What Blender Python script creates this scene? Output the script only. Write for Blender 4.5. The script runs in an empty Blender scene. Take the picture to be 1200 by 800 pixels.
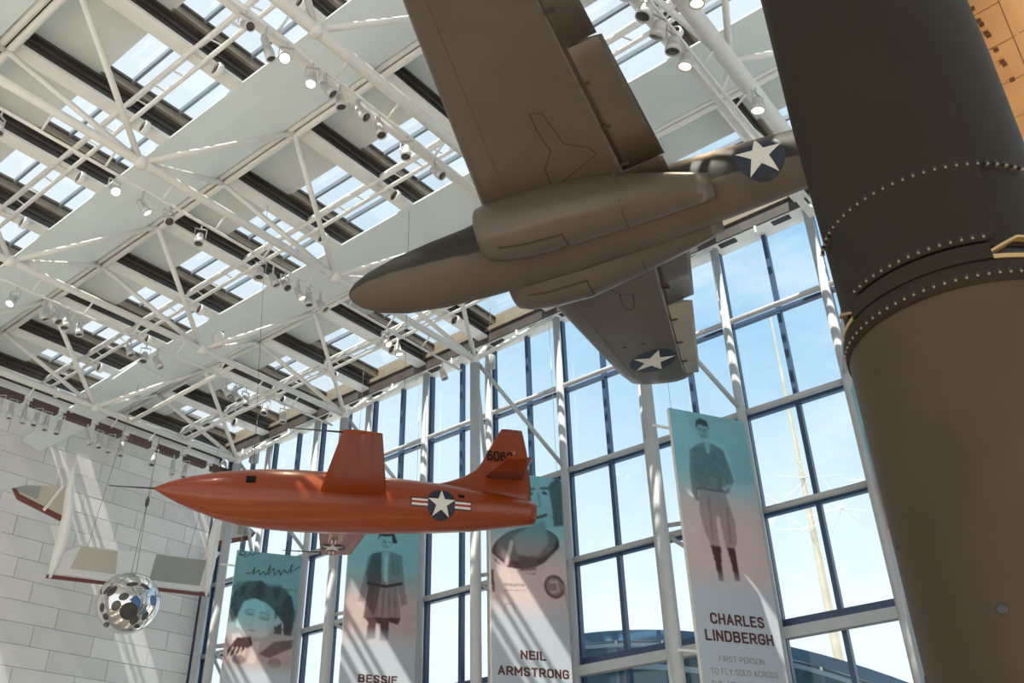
import bpy, bmesh, math, random
import numpy as np
from mathutils import Vector, Matrix
from mathutils.bvhtree import BVHTree

random.seed(7)
rng = np.random.default_rng(7)
S = bpy.context.scene
COL = S.collection
PI = math.pi

# ------------------------------------------------------------------ camera, sky, sun, exposure
YAW, PITCH, ROLL, FPX = -0.6531679, 0.5442024, -0.0275612, 1085.155
fw = Vector((math.sin(YAW)*math.cos(PITCH), math.cos(YAW)*math.cos(PITCH), math.sin(PITCH)))
r0 = Vector((math.cos(YAW), -math.sin(YAW), 0.0))
u0 = r0.cross(fw)
rt = r0*math.cos(ROLL) + u0*math.sin(ROLL)
up = -r0*math.sin(ROLL) + u0*math.cos(ROLL)
cam = bpy.data.cameras.new('camera')
cam.sensor_width = 36.0
cam.lens = 36.0*FPX/1200.0
cam.clip_start, cam.clip_end = 0.1, 400
camo = bpy.data.objects.new('camera', cam)
COL.objects.link(camo)
camo.matrix_world = Matrix(((rt.x, up.x, -fw.x, 0), (rt.y, up.y, -fw.y, 0), (rt.z, up.z, -fw.z, 0), (0, 0, 0, 1)))
S.camera = camo

S.view_settings.view_transform = 'Standard'
S.view_settings.look = 'None'
S.view_settings.gamma = 1.0
S.view_settings.exposure = 0.25
S.view_settings.use_curve_mapping = False

wd = bpy.data.worlds.new('sky'); S.world = wd; wd.use_nodes = True
nt = wd.node_tree; nt.nodes.clear()
wo = nt.nodes.new('ShaderNodeOutputWorld'); bg = nt.nodes.new('ShaderNodeBackground')
tc = nt.nodes.new('ShaderNodeTexCoord'); sx = nt.nodes.new('ShaderNodeSeparateXYZ')
rp = nt.nodes.new('ShaderNodeValToRGB'); cr = rp.color_ramp
cr.elements[0].position = 0.0; cr.elements[0].color = (0.90, 0.96, 1.0, 1)
cr.elements[1].position = 1.0; cr.elements[1].color = (0.90, 0.95, 1.0, 1)
for p_, c_ in ((0.25, (0.93, 0.98, 1.0, 1)), (0.37, (0.66, 0.80, 0.90, 1)), (0.50, (0.42, 0.64, 0.83, 1)), (0.59, (0.38, 0.60, 0.80, 1)), (0.70, (0.62, 0.74, 0.85, 1)), (0.82, (0.72, 0.80, 0.88, 1))):
    e_ = cr.elements.new(p_); e_.color = c_
nz = nt.nodes.new('ShaderNodeTexNoise'); nz.inputs['Scale'].default_value = 3.2; nz.inputs['Detail'].default_value = 6; nz.inputs['Roughness'].default_value = 0.6
mpn = nt.nodes.new('ShaderNodeMapping'); mpn.inputs['Scale'].default_value = (1, 1, 2.2); mpn.inputs['Location'].default_value = (0.35, 0.2, 0.4)
cm = nt.nodes.new('ShaderNodeMapRange'); cm.inputs[1].default_value = 0.47; cm.inputs[2].default_value = 0.72; cm.inputs[3].default_value = 0.0; cm.inputs[4].default_value = 0.8
mx = nt.nodes.new('ShaderNodeMix'); mx.data_type = 'RGBA'
L = nt.links.new
L(tc.outputs['Generated'], sx.inputs[0]); L(sx.outputs['Z'], rp.inputs[0])
L(tc.outputs['Generated'], mpn.inputs[0]); L(mpn.outputs[0], nz.inputs['Vector']); L(nz.outputs[0], cm.inputs[0])
hz = nt.nodes.new('ShaderNodeMapRange'); hz.inputs[1].default_value = -0.42; hz.inputs[2].default_value = -0.80; hz.inputs[3].default_value = 0.0; hz.inputs[4].default_value = 0.85
mxm = nt.nodes.new('ShaderNodeMath'); mxm.operation = 'MAXIMUM'
L(sx.outputs['X'], hz.inputs[0]); L(hz.outputs[0], mxm.inputs[0]); L(cm.outputs[0], mxm.inputs[1])
L(mxm.outputs[0], mx.inputs[0]); L(rp.outputs[0], mx.inputs[6]); mx.inputs[7].default_value = (0.92, 0.95, 0.98, 1)
L(mx.outputs[2], bg.inputs[0]); bg.inputs[1].default_value = 1.0; L(bg.outputs[0], wo.inputs[0])

sun = bpy.data.lights.new('sun', 'SUN'); sun.energy = 7.5; sun.angle = math.radians(0.6); sun.color = (1.0, 0.93, 0.82)
suno = bpy.data.objects.new('sun', sun); COL.objects.link(suno)
suno.rotation_euler = Vector((0.10, -0.50, 0.84)).to_track_quat('Z', 'Y').to_euler()

# ------------------------------------------------------------------ materials
def mat(name, col, rough=0.5, metal=0.0, var=0.0, vscale=3.0, bump=0.0, bscale=20.0, emit=None, estr=0.0, rand=0.0, spec=0.5, coat=0.0, detail=4):
    m = bpy.data.materials.new(name); m.use_nodes = True
    n = m.node_tree; b = n.nodes['Principled BSDF']
    b.inputs['Base Color'].default_value = (*col, 1); b.inputs['Roughness'].default_value = rough; b.inputs['Metallic'].default_value = metal
    b.inputs['Specular IOR Level'].default_value = spec; b.inputs['Coat Weight'].default_value = coat
    t = n.nodes.new('ShaderNodeTexCoord')
    last = None
    if var > 0:
        z = n.nodes.new('ShaderNodeTexNoise'); z.inputs['Scale'].default_value = vscale; z.inputs['Detail'].default_value = detail
        n.links.new(t.outputs['Object'], z.inputs['Vector'])
        mr = n.nodes.new('ShaderNodeMapRange'); mr.inputs[1].default_value = 0.3; mr.inputs[2].default_value = 0.7
        mr.inputs[3].default_value = 1-var; mr.inputs[4].default_value = 1+var
        n.links.new(z.outputs[0], mr.inputs[0]); last = mr.outputs[0]
    if rand > 0:
        oi = n.nodes.new('ShaderNodeObjectInfo'); mr2 = n.nodes.new('ShaderNodeMapRange')
        mr2.inputs[3].default_value = 1-rand; mr2.inputs[4].default_value = 1+rand
        n.links.new(oi.outputs['Random'], mr2.inputs[0])
        if last is None: last = mr2.outputs[0]
        else:
            mu = n.nodes.new('ShaderNodeMath'); mu.operation = 'MULTIPLY'
            n.links.new(last, mu.inputs[0]); n.links.new(mr2.outputs[0], mu.inputs[1]); last = mu.outputs[0]
    if last is not None:
        h = n.nodes.new('ShaderNodeHueSaturation'); h.inputs['Color'].default_value = (*col, 1)
        n.links.new(last, h.inputs['Value']); n.links.new(h.outputs[0], b.inputs['Base Color'])
    if bump > 0:
        z2 = n.nodes.new('ShaderNodeTexNoise'); z2.inputs['Scale'].default_value = bscale; z2.inputs['Detail'].default_value = 5
        n.links.new(t.outputs['Object'], z2.inputs['Vector'])
        bu = n.nodes.new('ShaderNodeBump'); bu.inputs['Strength'].default_value = bump; bu.inputs['Distance'].default_value = 0.02
        n.links.new(z2.outputs[0], bu.inputs['Height']); n.links.new(bu.outputs[0], b.inputs['Normal'])
    if emit:
        b.inputs['Emission Color'].default_value = (*emit, 1); b.inputs['Emission Strength'].default_value = estr
    return m

def glass_mat(name, tint, refl=0.06):
    m = bpy.data.materials.new(name); m.use_nodes = True
    n = m.node_tree; n.nodes.clear()
    o = n.nodes.new('ShaderNodeOutputMaterial'); mi = n.nodes.new('ShaderNodeMixShader')
    tr = n.nodes.new('ShaderNodeBsdfTransparent'); gl = n.nodes.new('ShaderNodeBsdfGlossy')
    tr.inputs[0].default_value = (*tint, 1); gl.inputs['Roughness'].default_value = 0.03
    fr = n.nodes.new('ShaderNodeLayerWeight')
    po = n.nodes.new('ShaderNodeMath'); po.operation = 'POWER'; po.inputs[1].default_value = 4
    mu = n.nodes.new('ShaderNodeMath'); mu.operation = 'MULTIPLY_ADD'; mu.inputs[1].default_value = 0.5; mu.inputs[2].default_value = refl/2
    n.links.new(fr.outputs['Facing'], po.inputs[0]); n.links.new(po.outputs[0], mu.inputs[0]); n.links.new(mu.outputs[0], mi.inputs[0])
    n.links.new(tr.outputs[0], mi.inputs[1]); n.links.new(gl.outputs[0], mi.inputs[2]); n.links.new(mi.outputs[0], o.inputs[0])
    return m

M = {}
M['white'] = mat('white_paint', (0.78, 0.77, 0.73), 0.45, var=0.04)
M['white_beam'] = mat('white_beam_paint', (0.82, 0.82, 0.79), 0.5, var=0.04)
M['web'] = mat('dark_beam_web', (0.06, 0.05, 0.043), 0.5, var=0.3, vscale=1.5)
M['soffit'] = mat('soffit_grey', (0.66, 0.71, 0.70), 0.6, var=0.03, rand=0.03)
M['baffle'] = mat('baffle_grey', (0.64, 0.71, 0.71), 0.5, var=0.03, vscale=0.6)
M['bronze'] = mat('bronze_curb', (0.26, 0.215, 0.16), 0.4, metal=0.25, var=0.15, vscale=2)
M['bar'] = mat('glazing_bar_grey', (0.16, 0.19, 0.23), 0.4, var=0.05)
M['mullion'] = mat('mullion_blue', (0.035, 0.07, 0.14), 0.35, var=0.05)
M['sky_glass'] = glass_mat('skylight_glass', (0.96, 0.98, 0.98))
M['wall_glass'] = glass_mat('window_glass', (0.93, 0.98, 1.0))
M['marble'] = mat('marble', (0.74, 0.73, 0.72), 0.5, var=0.05, vscale=1.3, rand=0.09, detail=8)
M['joint'] = mat('wall_joint', (0.42, 0.41, 0.40), 0.9)
M['dark'] = mat('dark_void', (0.02, 0.018, 0.018), 0.6)
M['maroon'] = mat('track_maroon', (0.09, 0.05, 0.045), 0.5)
M['floor'] = mat('floor_tan', (0.70, 0.60, 0.48), 0.5, var=0.08, vscale=0.8)
M['plaza'] = mat('plaza_stone', (0.5, 0.48, 0.45), 0.8, var=0.05)
M['orange'] = mat('orange_paint', (0.24, 0.038, 0.004), 0.30, var=0.05, vscale=1.2, coat=0.25, spec=0.4)
M['black'] = mat('black_paint', (0.008, 0.008, 0.009), 0.8, spec=0.1)
M['insig_blue'] = mat('insignia_blue', (0.012, 0.016, 0.03), 0.45)
M['insig_white'] = mat('insignia_white', (0.68, 0.64, 0.56), 0.5)
M['insig_red'] = mat('insignia_red', (0.35, 0.02, 0.025), 0.45)
M['metal'] = mat('brushed_metal', (0.55, 0.55, 0.55), 0.3, metal=0.9)
M['lamp_body'] = mat('lamp_grey', (0.55, 0.55, 0.53), 0.4, metal=0.2)
M['lamp_dark'] = mat('lamp_dark', (0.05, 0.045, 0.045), 0.5)
M['lens_lit'] = mat('lens_lit', (1, 1, 1), 0.4, emit=(1.0, 0.95, 0.86), estr=6.0)
M['lens_warm'] = mat('lens_warm', (1, 0.8, 0.6), 0.4, emit=(1.0, 0.68, 0.42), estr=2.2)
M['lens_off'] = mat('lens_off', (0.08, 0.07, 0.065), 0.2)
M['speaker'] = mat('speaker_grey', (0.36, 0.39, 0.41), 0.6)
M['missile'] = mat('missile_olive', (0.024, 0.017, 0.010), 0.55, spec=0.16, var=0.12, vscale=1.6, bump=0.06, bscale=3)
M['missile_low'] = mat('missile_brown', (0.068, 0.048, 0.026), 0.5, spec=0.2, var=0.14, vscale=1.4, bump=0.06, bscale=3)
M['brass'] = mat('strap_tan', (0.5, 0.33, 0.14), 0.35, metal=0.4)
M['rim_lit'] = mat('bolt_rim_lit', (0.30, 0.24, 0.16), 0.4, metal=0.3)  # painted highlight for the lower rims of the bolt pockets
M['frame_shaded'] = mat('frame_white_shaded', (0.45, 0.47, 0.48), 0.4, var=0.04)  # white framing and pillars, backlit shade put into the colour
M['ss_white'] = mat('spacecraft_white', (0.8, 0.79, 0.76), 0.35)
M['ss_tan'] = mat('spacecraft_tan', (0.55, 0.50, 0.42), 0.5)
M['ss_grey'] = mat('spacecraft_grey', (0.33, 0.34, 0.31), 0.5)
M['ss_red'] = mat('spacecraft_red', (0.17, 0.045, 0.038), 0.45)
M['chrome'] = mat('chrome', (0.80, 0.78, 0.75), 0.07, metal=1.0)
M['blueport'] = mat('blue_port', (0.05, 0.16, 0.36), 0.2)
M['canopy_blue'] = mat('canopy_blue', (0.10, 0.22, 0.36), 0.35, var=0.1)
M['canopy_white'] = mat('canopy_band', (0.45, 0.58, 0.70), 0.4)
M['canopy_glass'] = mat('canopy_glass', (0.10, 0.19, 0.24), 0.15, var=0.25, vscale=0.6)
M['stone'] = mat('entrance_stone', (0.62, 0.57, 0.48), 0.7, var=0.1)
M['gold'] = mat('spire_gold', (0.50, 0.44, 0.33), 0.4, metal=0.2, var=0.15, vscale=1)
M['star_steel'] = mat('star_steel', (0.85, 0.86, 0.88), 0.3, metal=0.3)
M['letter_red'] = mat('lettering_red', (0.085, 0.018, 0.014), 0.6)
M['letter_grey'] = mat('lettering_brown', (0.30, 0.24, 0.23), 0.6)
M['ink'] = mat('ink_teal', (0.02, 0.11, 0.15), 0.6)
M['wing_tan'] = mat('wing_fabric', (0.50, 0.30, 0.13), 0.45, var=0.08, vscale=2.5)
M['wing_seam'] = mat('wing_seam', (0.16, 0.08, 0.04), 0.6)

def olive_grey(name):
    """belly grey-tan, olive drab above a wavy line along the body"""
    m = bpy.data.materials.new(name); m.use_nodes = True
    n = m.node_tree; b = n.nodes['Principled BSDF']; b.inputs['Roughness'].default_value = 0.55; b.inputs['Specular IOR Level'].default_value = 0.3
    t = n.nodes.new('ShaderNodeTexCoord'); s = n.nodes.new('ShaderNodeSeparateXYZ'); n.links.new(t.outputs['Object'], s.inputs[0])
    z = n.nodes.new('ShaderNodeTexNoise'); z.inputs['Scale'].default_value = 1.6; n.links.new(t.outputs['Object'], z.inputs['Vector'])
    a = n.nodes.new('ShaderNodeMath'); a.operation = 'MULTIPLY_ADD'; a.inputs[1].default_value = 0.08
    n.links.new(z.outputs[0], a.inputs[0]); n.links.new(s.outputs['Z'], a.inputs[2])
    mr = n.nodes.new('ShaderNodeMapRange'); mr.inputs[1].default_value = -0.015; mr.inputs[2].default_value = 0.015
    m1 = n.nodes.new('ShaderNodeMapRange'); m1.inputs[2].default_value = 2.4; m1.inputs[3].default_value = .0; m1.inputs[4].default_value = .27
    m2 = n.nodes.new('ShaderNodeMapRange'); m2.inputs[1].default_value = 2.4; m2.inputs[2].default_value = 7; m2.inputs[3].default_value = 0; m2.inputs[4].default_value = -.14
    n.links.new(s.outputs['X'], m1.inputs[0]); n.links.new(s.outputs['X'], m2.inputs[0])
    ad = n.nodes.new('ShaderNodeMath'); ad2 = n.nodes.new('ShaderNodeMath'); n.links.new(m1.outputs[0], ad.inputs[0]); n.links.new(m2.outputs[0], ad.inputs[1])
    n.links.new(ad.outputs[0], ad2.inputs[0]); n.links.new(a.outputs[0], ad2.inputs[1]); n.links.new(ad2.outputs[0], mr.inputs[0])
    z3 = n.nodes.new('ShaderNodeTexNoise'); z3.inputs['Scale'].default_value = 2.2; z3.inputs['Detail'].default_value = 6; n.links.new(t.outputs['Object'], z3.inputs['Vector'])
    vr = n.nodes.new('ShaderNodeMapRange'); vr.inputs[1].default_value = 0.3; vr.inputs[2].default_value = 0.7; vr.inputs[3].default_value = 0.93; vr.inputs[4].default_value = 1.07
    n.links.new(z3.outputs[0], vr.inputs[0])
    mi = n.nodes.new('ShaderNodeMix'); mi.data_type = 'RGBA'; mi.inputs[6].default_value = (*BELLY, 1); mi.inputs[7].default_value = (*OLIVE, 1)
    n.links.new(mr.outputs[0], mi.inputs[0])
    h = n.nodes.new('ShaderNodeHueSaturation'); n.links.new(vr.outputs[0], h.inputs['Value']); n.links.new(mi.outputs[2], h.inputs['Color'])
    n.links.new(h.outputs[0], b.inputs['Base Color'])
    return m
BELLY, OLIVE = (0.100, 0.075, 0.053), (0.022, 0.019, 0.010)
M['jet'] = olive_grey('jet_olive_over_grey')
M['jet_belly'] = mat('jet_belly', BELLY, 0.33, var=0.07, vscale=1.8, detail=6)
M['jet_light'] = mat('jet_aileron', (0.30, 0.27, 0.22), 0.42, var=0.06, vscale=2)
M['seam'] = mat('panel_seam', (0.05, 0.035, 0.025), 0.7)

# ------------------------------------------------------------------ mesh helpers
class MB:
    def __init__(s): s.v = []; s.f = []; s.sm = []
    def add(s, vs, fs, smooth=False):
        o = len(s.v); s.v += [tuple(p) for p in vs]; s.f += [tuple(i+o for i in q) for q in fs]; s.sm += [smooth]*len(fs)
    def box(s, a, b):
        x0, y0, z0 = a; x1, y1, z1 = b
        s.add([(x0, y0, z0), (x1, y0, z0), (x1, y1, z0), (x0, y1, z0), (x0, y0, z1), (x1, y0, z1), (x1, y1, z1), (x0, y1, z1)],
              [(0, 3, 2, 1), (4, 5, 6, 7), (0, 1, 5, 4), (1, 2, 6, 5), (2, 3, 7, 6), (3, 0, 4, 7)])
    def obox(s, p, q, w, h, upv=(0, 0, 1)):
        p = Vector(p); q = Vector(q); d = (q-p).normalized(); sd = d.cross(Vector(upv))
        if sd.length < 1e-4: sd = d.cross(Vector((1, 0, 0)))
        sd.normalize(); uu = sd.cross(d); vs = []
        for e in (p, q):
            for i, j in ((-1, -1), (1, -1), (1, 1), (-1, 1)): vs.append(e + sd*(w/2*i) + uu*(h/2*j))
        s.add(vs, [(0, 3, 2, 1), (4, 5, 6, 7), (0, 1, 5, 4), (1, 2, 6, 5), (2, 3, 7, 6), (3, 0, 4, 7)])
    def tube(s, p, q, r, n=10, r2=None, cap=True):
        p = Vector(p); q = Vector(q); r2 = r if r2 is None else r2
        d = (q-p).normalized(); a = d.orthogonal().normalized(); b = d.cross(a); vs = []
        for e, rr in ((p, r), (q, r2)):
            for k in range(n):
                t = 2*PI*k/n; vs.append(e + (a*math.cos(t)+b*math.sin(t))*rr)
        s.add(vs, [(k, (k+1) % n, n+(k+1) % n, n+k) for k in range(n)], True)
        if cap: s.add(vs, [tuple(range(n-1, -1, -1)), tuple(range(n, 2*n))])
    def loft(s, rings, cap=True, smooth=True, close=True):
        n = len(rings[0]); vs = [p for r in rings for p in r]; fs = []
        for i in range(len(rings)-1):
            for k in range(n if close else n-1):
                a = i*n+k; b = i*n+(k+1) % n; fs.append((a, b, b+n, a+n))
        s.add(vs, fs, smooth)
        if cap: s.add(rings[0], [tuple(range(n-1, -1, -1))]); s.add(rings[-1], [tuple(range(n))])
    def lathe(s, o, axis, prof, n=20, cap=True):
        o = Vector(o); d = Vector(axis).normalized(); a = d.orthogonal().normalized(); b = d.cross(a)
        s.loft([[o + d*h + (a*math.cos(2*PI*k/n)+b*math.sin(2*PI*k/n))*max(r, 1e-4) for k in range(n)] for h, r in prof], cap)
    def prism(s, pts, nrm, th):
        """flat polygon given in 3-D, thickened along nrm"""
        nrm = Vector(nrm).normalized(); n = len(pts); A = [Vector(p)-nrm*th/2 for p in pts]; B = [Vector(p)+nrm*th/2 for p in pts]
        s.add(A+B, [tuple(range(n-1, -1, -1)), tuple(range(n, 2*n))]+[(k, (k+1) % n, n+(k+1) % n, n+k) for k in range(n)])
    def build(s, name, m, parent=None, local=True, fix=True):
        me = bpy.data.meshes.new(name)
        off = Vector((0, 0, 0))
        if parent is not None and not local: off = parent_off(parent)
        me.from_pydata([(x-off.x, y-off.y, z-off.z) for x, y, z in s.v], [], s.f)
        me.polygons.foreach_set('use_smooth', s.sm)
        if fix:
            bm = bmesh.new(); bm.from_mesh(me); bmesh.ops.remove_doubles(bm, verts=bm.verts, dist=1e-5)
            bmesh.ops.recalc_face_normals(bm, faces=bm.faces); bm.to_mesh(me); bm.free()
        me.materials.append(m)
        o = bpy.data.objects.new(name, me); COL.objects.link(o)
        if parent is not None: o.parent = parent
        return o

def parent_off(p):
    v = Vector((0, 0, 0))
    while p is not None: v = v + p.location; p = p.parent
    return v

def thing(name, label, cat, loc=(0, 0, 0), group=None):
    o = bpy.data.objects.new(name, None); COL.objects.link(o); o.location = loc; o.empty_display_size = 0.2
    o['label'] = label; o['category'] = cat
    if group: o['group'] = group
    return o
def tag(o, label, cat, group=None):
    o['label'] = label; o['category'] = cat
    if group: o['group'] = group
    return o
def struct(o): o['kind'] = 'structure'; return o
def struct_empty(name):
    o = bpy.data.objects.new(name, None); COL.objects.link(o); o['kind'] = 'structure'; return o
def piece(name, mesh, loc, parent, rot=None):
    o = bpy.data.objects.new(name, mesh); COL.objects.link(o); o.parent = parent; o.location = loc
    if rot is not None: o.rotation_euler = rot
    return o
def boxmesh(name, sx_, sy_, sz_, m, bevel=0.0):
    b = MB(); b.box((-sx_/2, -sy_/2, -sz_/2), (sx_/2, sy_/2, sz_/2))
    me = bpy.data.meshes.new(name); me.from_pydata(b.v, [], b.f)
    if bevel:
        bm = bmesh.new(); bm.from_mesh(me); bmesh.ops.bevel(bm, geom=bm.edges[:], offset=bevel, segments=1, affect='EDGES'); bm.to_mesh(me); bm.free()
    me.materials.append(m); return me

def subdiv_poly(pts2, maxlen):
    """fill a 2-D polygon with small triangles"""
    bm = bmesh.new(); vs = [bm.verts.new((x, y, 0)) for x, y in pts2]; bm.faces.new(vs)
    bmesh.ops.triangulate(bm, faces=bm.faces[:])
    for _ in range(6):
        le = [e for e in bm.edges if e.calc_length() > maxlen]
        if not le: break
        bmesh.ops.subdivide_edges(bm, edges=le, cuts=1); bmesh.ops.triangulate(bm, faces=bm.faces[:])
    bm.verts.index_update()
    v = [(q.co.x, q.co.y) for q in bm.verts]; f = [tuple(w.index for w in q.verts) for q in bm.faces]; bm.free()
    return v, f
def bvh_of(*objs):
    vs, fs = [], []
    for o in objs:
        k = len(vs); vs += [v.co.copy() for v in o.data.vertices]; fs += [tuple(i+k for i in p.vertices) for p in o.data.polygons]
    return BVHTree.FromPolygons(vs, fs)
def decal(name, polys, o, a, b, d, bvh, off, m, parent, maxlen=0.08):
    """thin skin of paint laid on a body: polygons in the plane (o; a, b) cast along d"""
    o, a, b, d = Vector(o), Vector(a), Vector(b), Vector(d).normalized(); mb = MB()
    for pts in polys:
        v, f = subdiv_poly(pts, maxlen); w = []
        for x, y in v:
            p = o + a*x + b*y; h = bvh.ray_cast(p - d*3, d)
            w.append((h[0] + h[1]*off*(1 if h[1].dot(d) < 0 else -1)) if h[0] is not None else p)
        mb.add(w, f, True)
    return mb.build(name, m, parent, fix=False)
def ribbon(pts, w):
    out = []
    for (x0, y0), (x1, y1) in zip(pts[:-1], pts[1:]):
        dx, dy = x1-x0, y1-y0; l = math.hypot(dx, dy)
        if l < 1e-6: continue
        nx, ny = -dy/l*w/2, dx/l*w/2; ex, ey = dx/l*w/2, dy/l*w/2
        out.append([(x0+nx-ex, y0+ny-ey), (x0-nx-ex, y0-ny-ey), (x1-nx+ex, y1-ny+ey), (x1+nx+ex, y1+ny+ey)])
    return out
def star_pts(R, rot=0, r=0.382, cx=0, cy=0):
    return [(cx+(R if k % 2 == 0 else R*r)*math.sin(rot+k*PI/5), cy+(R if k % 2 == 0 else R*r)*math.cos(rot+k*PI/5)) for k in range(10)]
def circ_pts(R, n=28, cx=0, cy=0, ry=None): return [(cx+R*math.cos(2*PI*k/n), cy+(ry or R)*math.sin(2*PI*k/n)) for k in range(n)]

# ------------------------------------------------------------------ the hall (camera eye is the origin, floor 1.65 below)
P = 2.68
XB = [-13.4 + P*k for k in range(-6, 8)]            # roof beam lines, along y
YR = [-1.26 + 5.36*j for j in range(-2, 4)]             # ridge lines, along x
YW = 20.0; ZF = -1.65; ZB = 15.4; XL = -29.5; XR = 5.6

fl = MB(); fl.box((XL, -14, ZF-0.3), (XR+3, YW+0.4, ZF)); struct(fl.build('floor', M['floor']))
pz = MB(); pz.box((-120, YW+0.4, ZF-0.5), (90, 150, ZF-0.05)); struct(pz.build('trim_1', M['plaza']))
#wr = MB(); wr.box((XR+2.5, -14, ZF), (XR+2.9, YW+0.4, 16.5)); struct(wr.build('wall_right', M['marble']))

# marble wall: courses of slabs on a dark backing
wl = struct_empty('wall_left')
b = MB(); b.box((XL-0.4, -6, ZF), (XL-0.03, 19.45, 16.6)); b.build('backing', M['joint'], wl)
SH, SL = 0.64, 2.00
sm = [boxmesh('marble_slab', 0.06, SL-0.014, SH-0.012, M['marble'], 0.006)]
row = 0; z = 3.2
half = {}
while z < 15.6:
    y = 19.45 - SL/2 - (0.0 if row % 2 == 0 else SL/2) + (0.35 if row % 3 == 0 else 0)
    top_edge = y + SL/2
    if 19.45 - top_edge > 0.1:
        w_ = 19.45 - top_edge; k_ = round(w_, 2)
        if k_ not in half: half[k_] = boxmesh('marble_slab', 0.06, w_-0.014, SH-0.012, M['marble'], 0.006)
        piece('marble_slab', half[k_], (XL-0.01+random.uniform(-.004, .004), top_edge+w_/2, z+SH/2), wl)
    elif top_edge > 19.45:
        k_ = 'c%.2f' % (top_edge-19.45); w_ = SL-(top_edge-19.45)
        if k_ not in half: half[k_] = boxmesh('marble_slab', 0.06, w_-0.014, SH-0.012, M['marble'], 0.006)
        piece('marble_slab', half[k_], (XL-0.01, y-SL/2+w_/2, z+SH/2), wl); y -= SL
    while y > 6.5:
        piece('marble_slab', sm[0], (XL-0.01+random.uniform(-.004, .004), y, z+SH/2), wl); y -= SL
    z += SH; row += 1
b = MB()                                              # shadow gap and lamp track at the head of the wall
for y0 in np.arange(1.0, 19.0, 1.05):
    b.box((-25.95, y0, 12.78), (-25.75, y0+0.8, 13.0))
tr_parts = b
b = MB(); b.box((XL, -6, 15.15), (XL+0.12, 19.45, 15.45)); b.build('head_gap', M['dark'], wl)

# ceiling
jb_me = None
ce = struct_empty('ceiling')
Y0, Y1 = -12.2, 20.15
for x in XB:
    b = MB(); b.box((x-0.19, Y0, ZB), (x+0.19, Y1-0.5, ZB+0.07)); b.build('beam_flange', M['white_beam'], ce)
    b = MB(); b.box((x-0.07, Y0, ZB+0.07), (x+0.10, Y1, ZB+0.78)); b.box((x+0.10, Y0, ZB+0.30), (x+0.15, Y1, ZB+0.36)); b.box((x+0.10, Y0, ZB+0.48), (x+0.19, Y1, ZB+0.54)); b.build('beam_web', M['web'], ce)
    b = MB(); b.box((x-0.24, Y0, ZB+0.80), (x+0.30, Y1, ZB+0.86)); b.build('beam_sun_stop', M['web'], ce)  # strip added over the beam to stop sun slits beside the web
pan = boxmesh('soffit_panel', P-0.30, 1.80, 0.05, M['soffit'])
sun_block_pan = boxmesh('soffit_panel', P-0.30, 3.26, 0.05, M['soffit'])
g1 = boxmesh('skylight_pane', P-0.42, 0.62, 0.02, M['sky_glass']); g2 = boxmesh('skylight_pane', P-0.42, 1.17, 0.02, M['sky_glass'])
gb = boxmesh('glazing_bar', P-0.42, 0.07, 0.13, M['bar'])
cx_ = boxmesh('skylight_curb', 0.09, 3.3, 0.30, M['bronze']); cy_ = boxmesh('skylight_curb', P-0.3, 0.10, 0.34, M['bronze'])
cl_ = boxmesh('curb_ledge', 0.10, 3.3, 0.05, M['bronze'])
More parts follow.
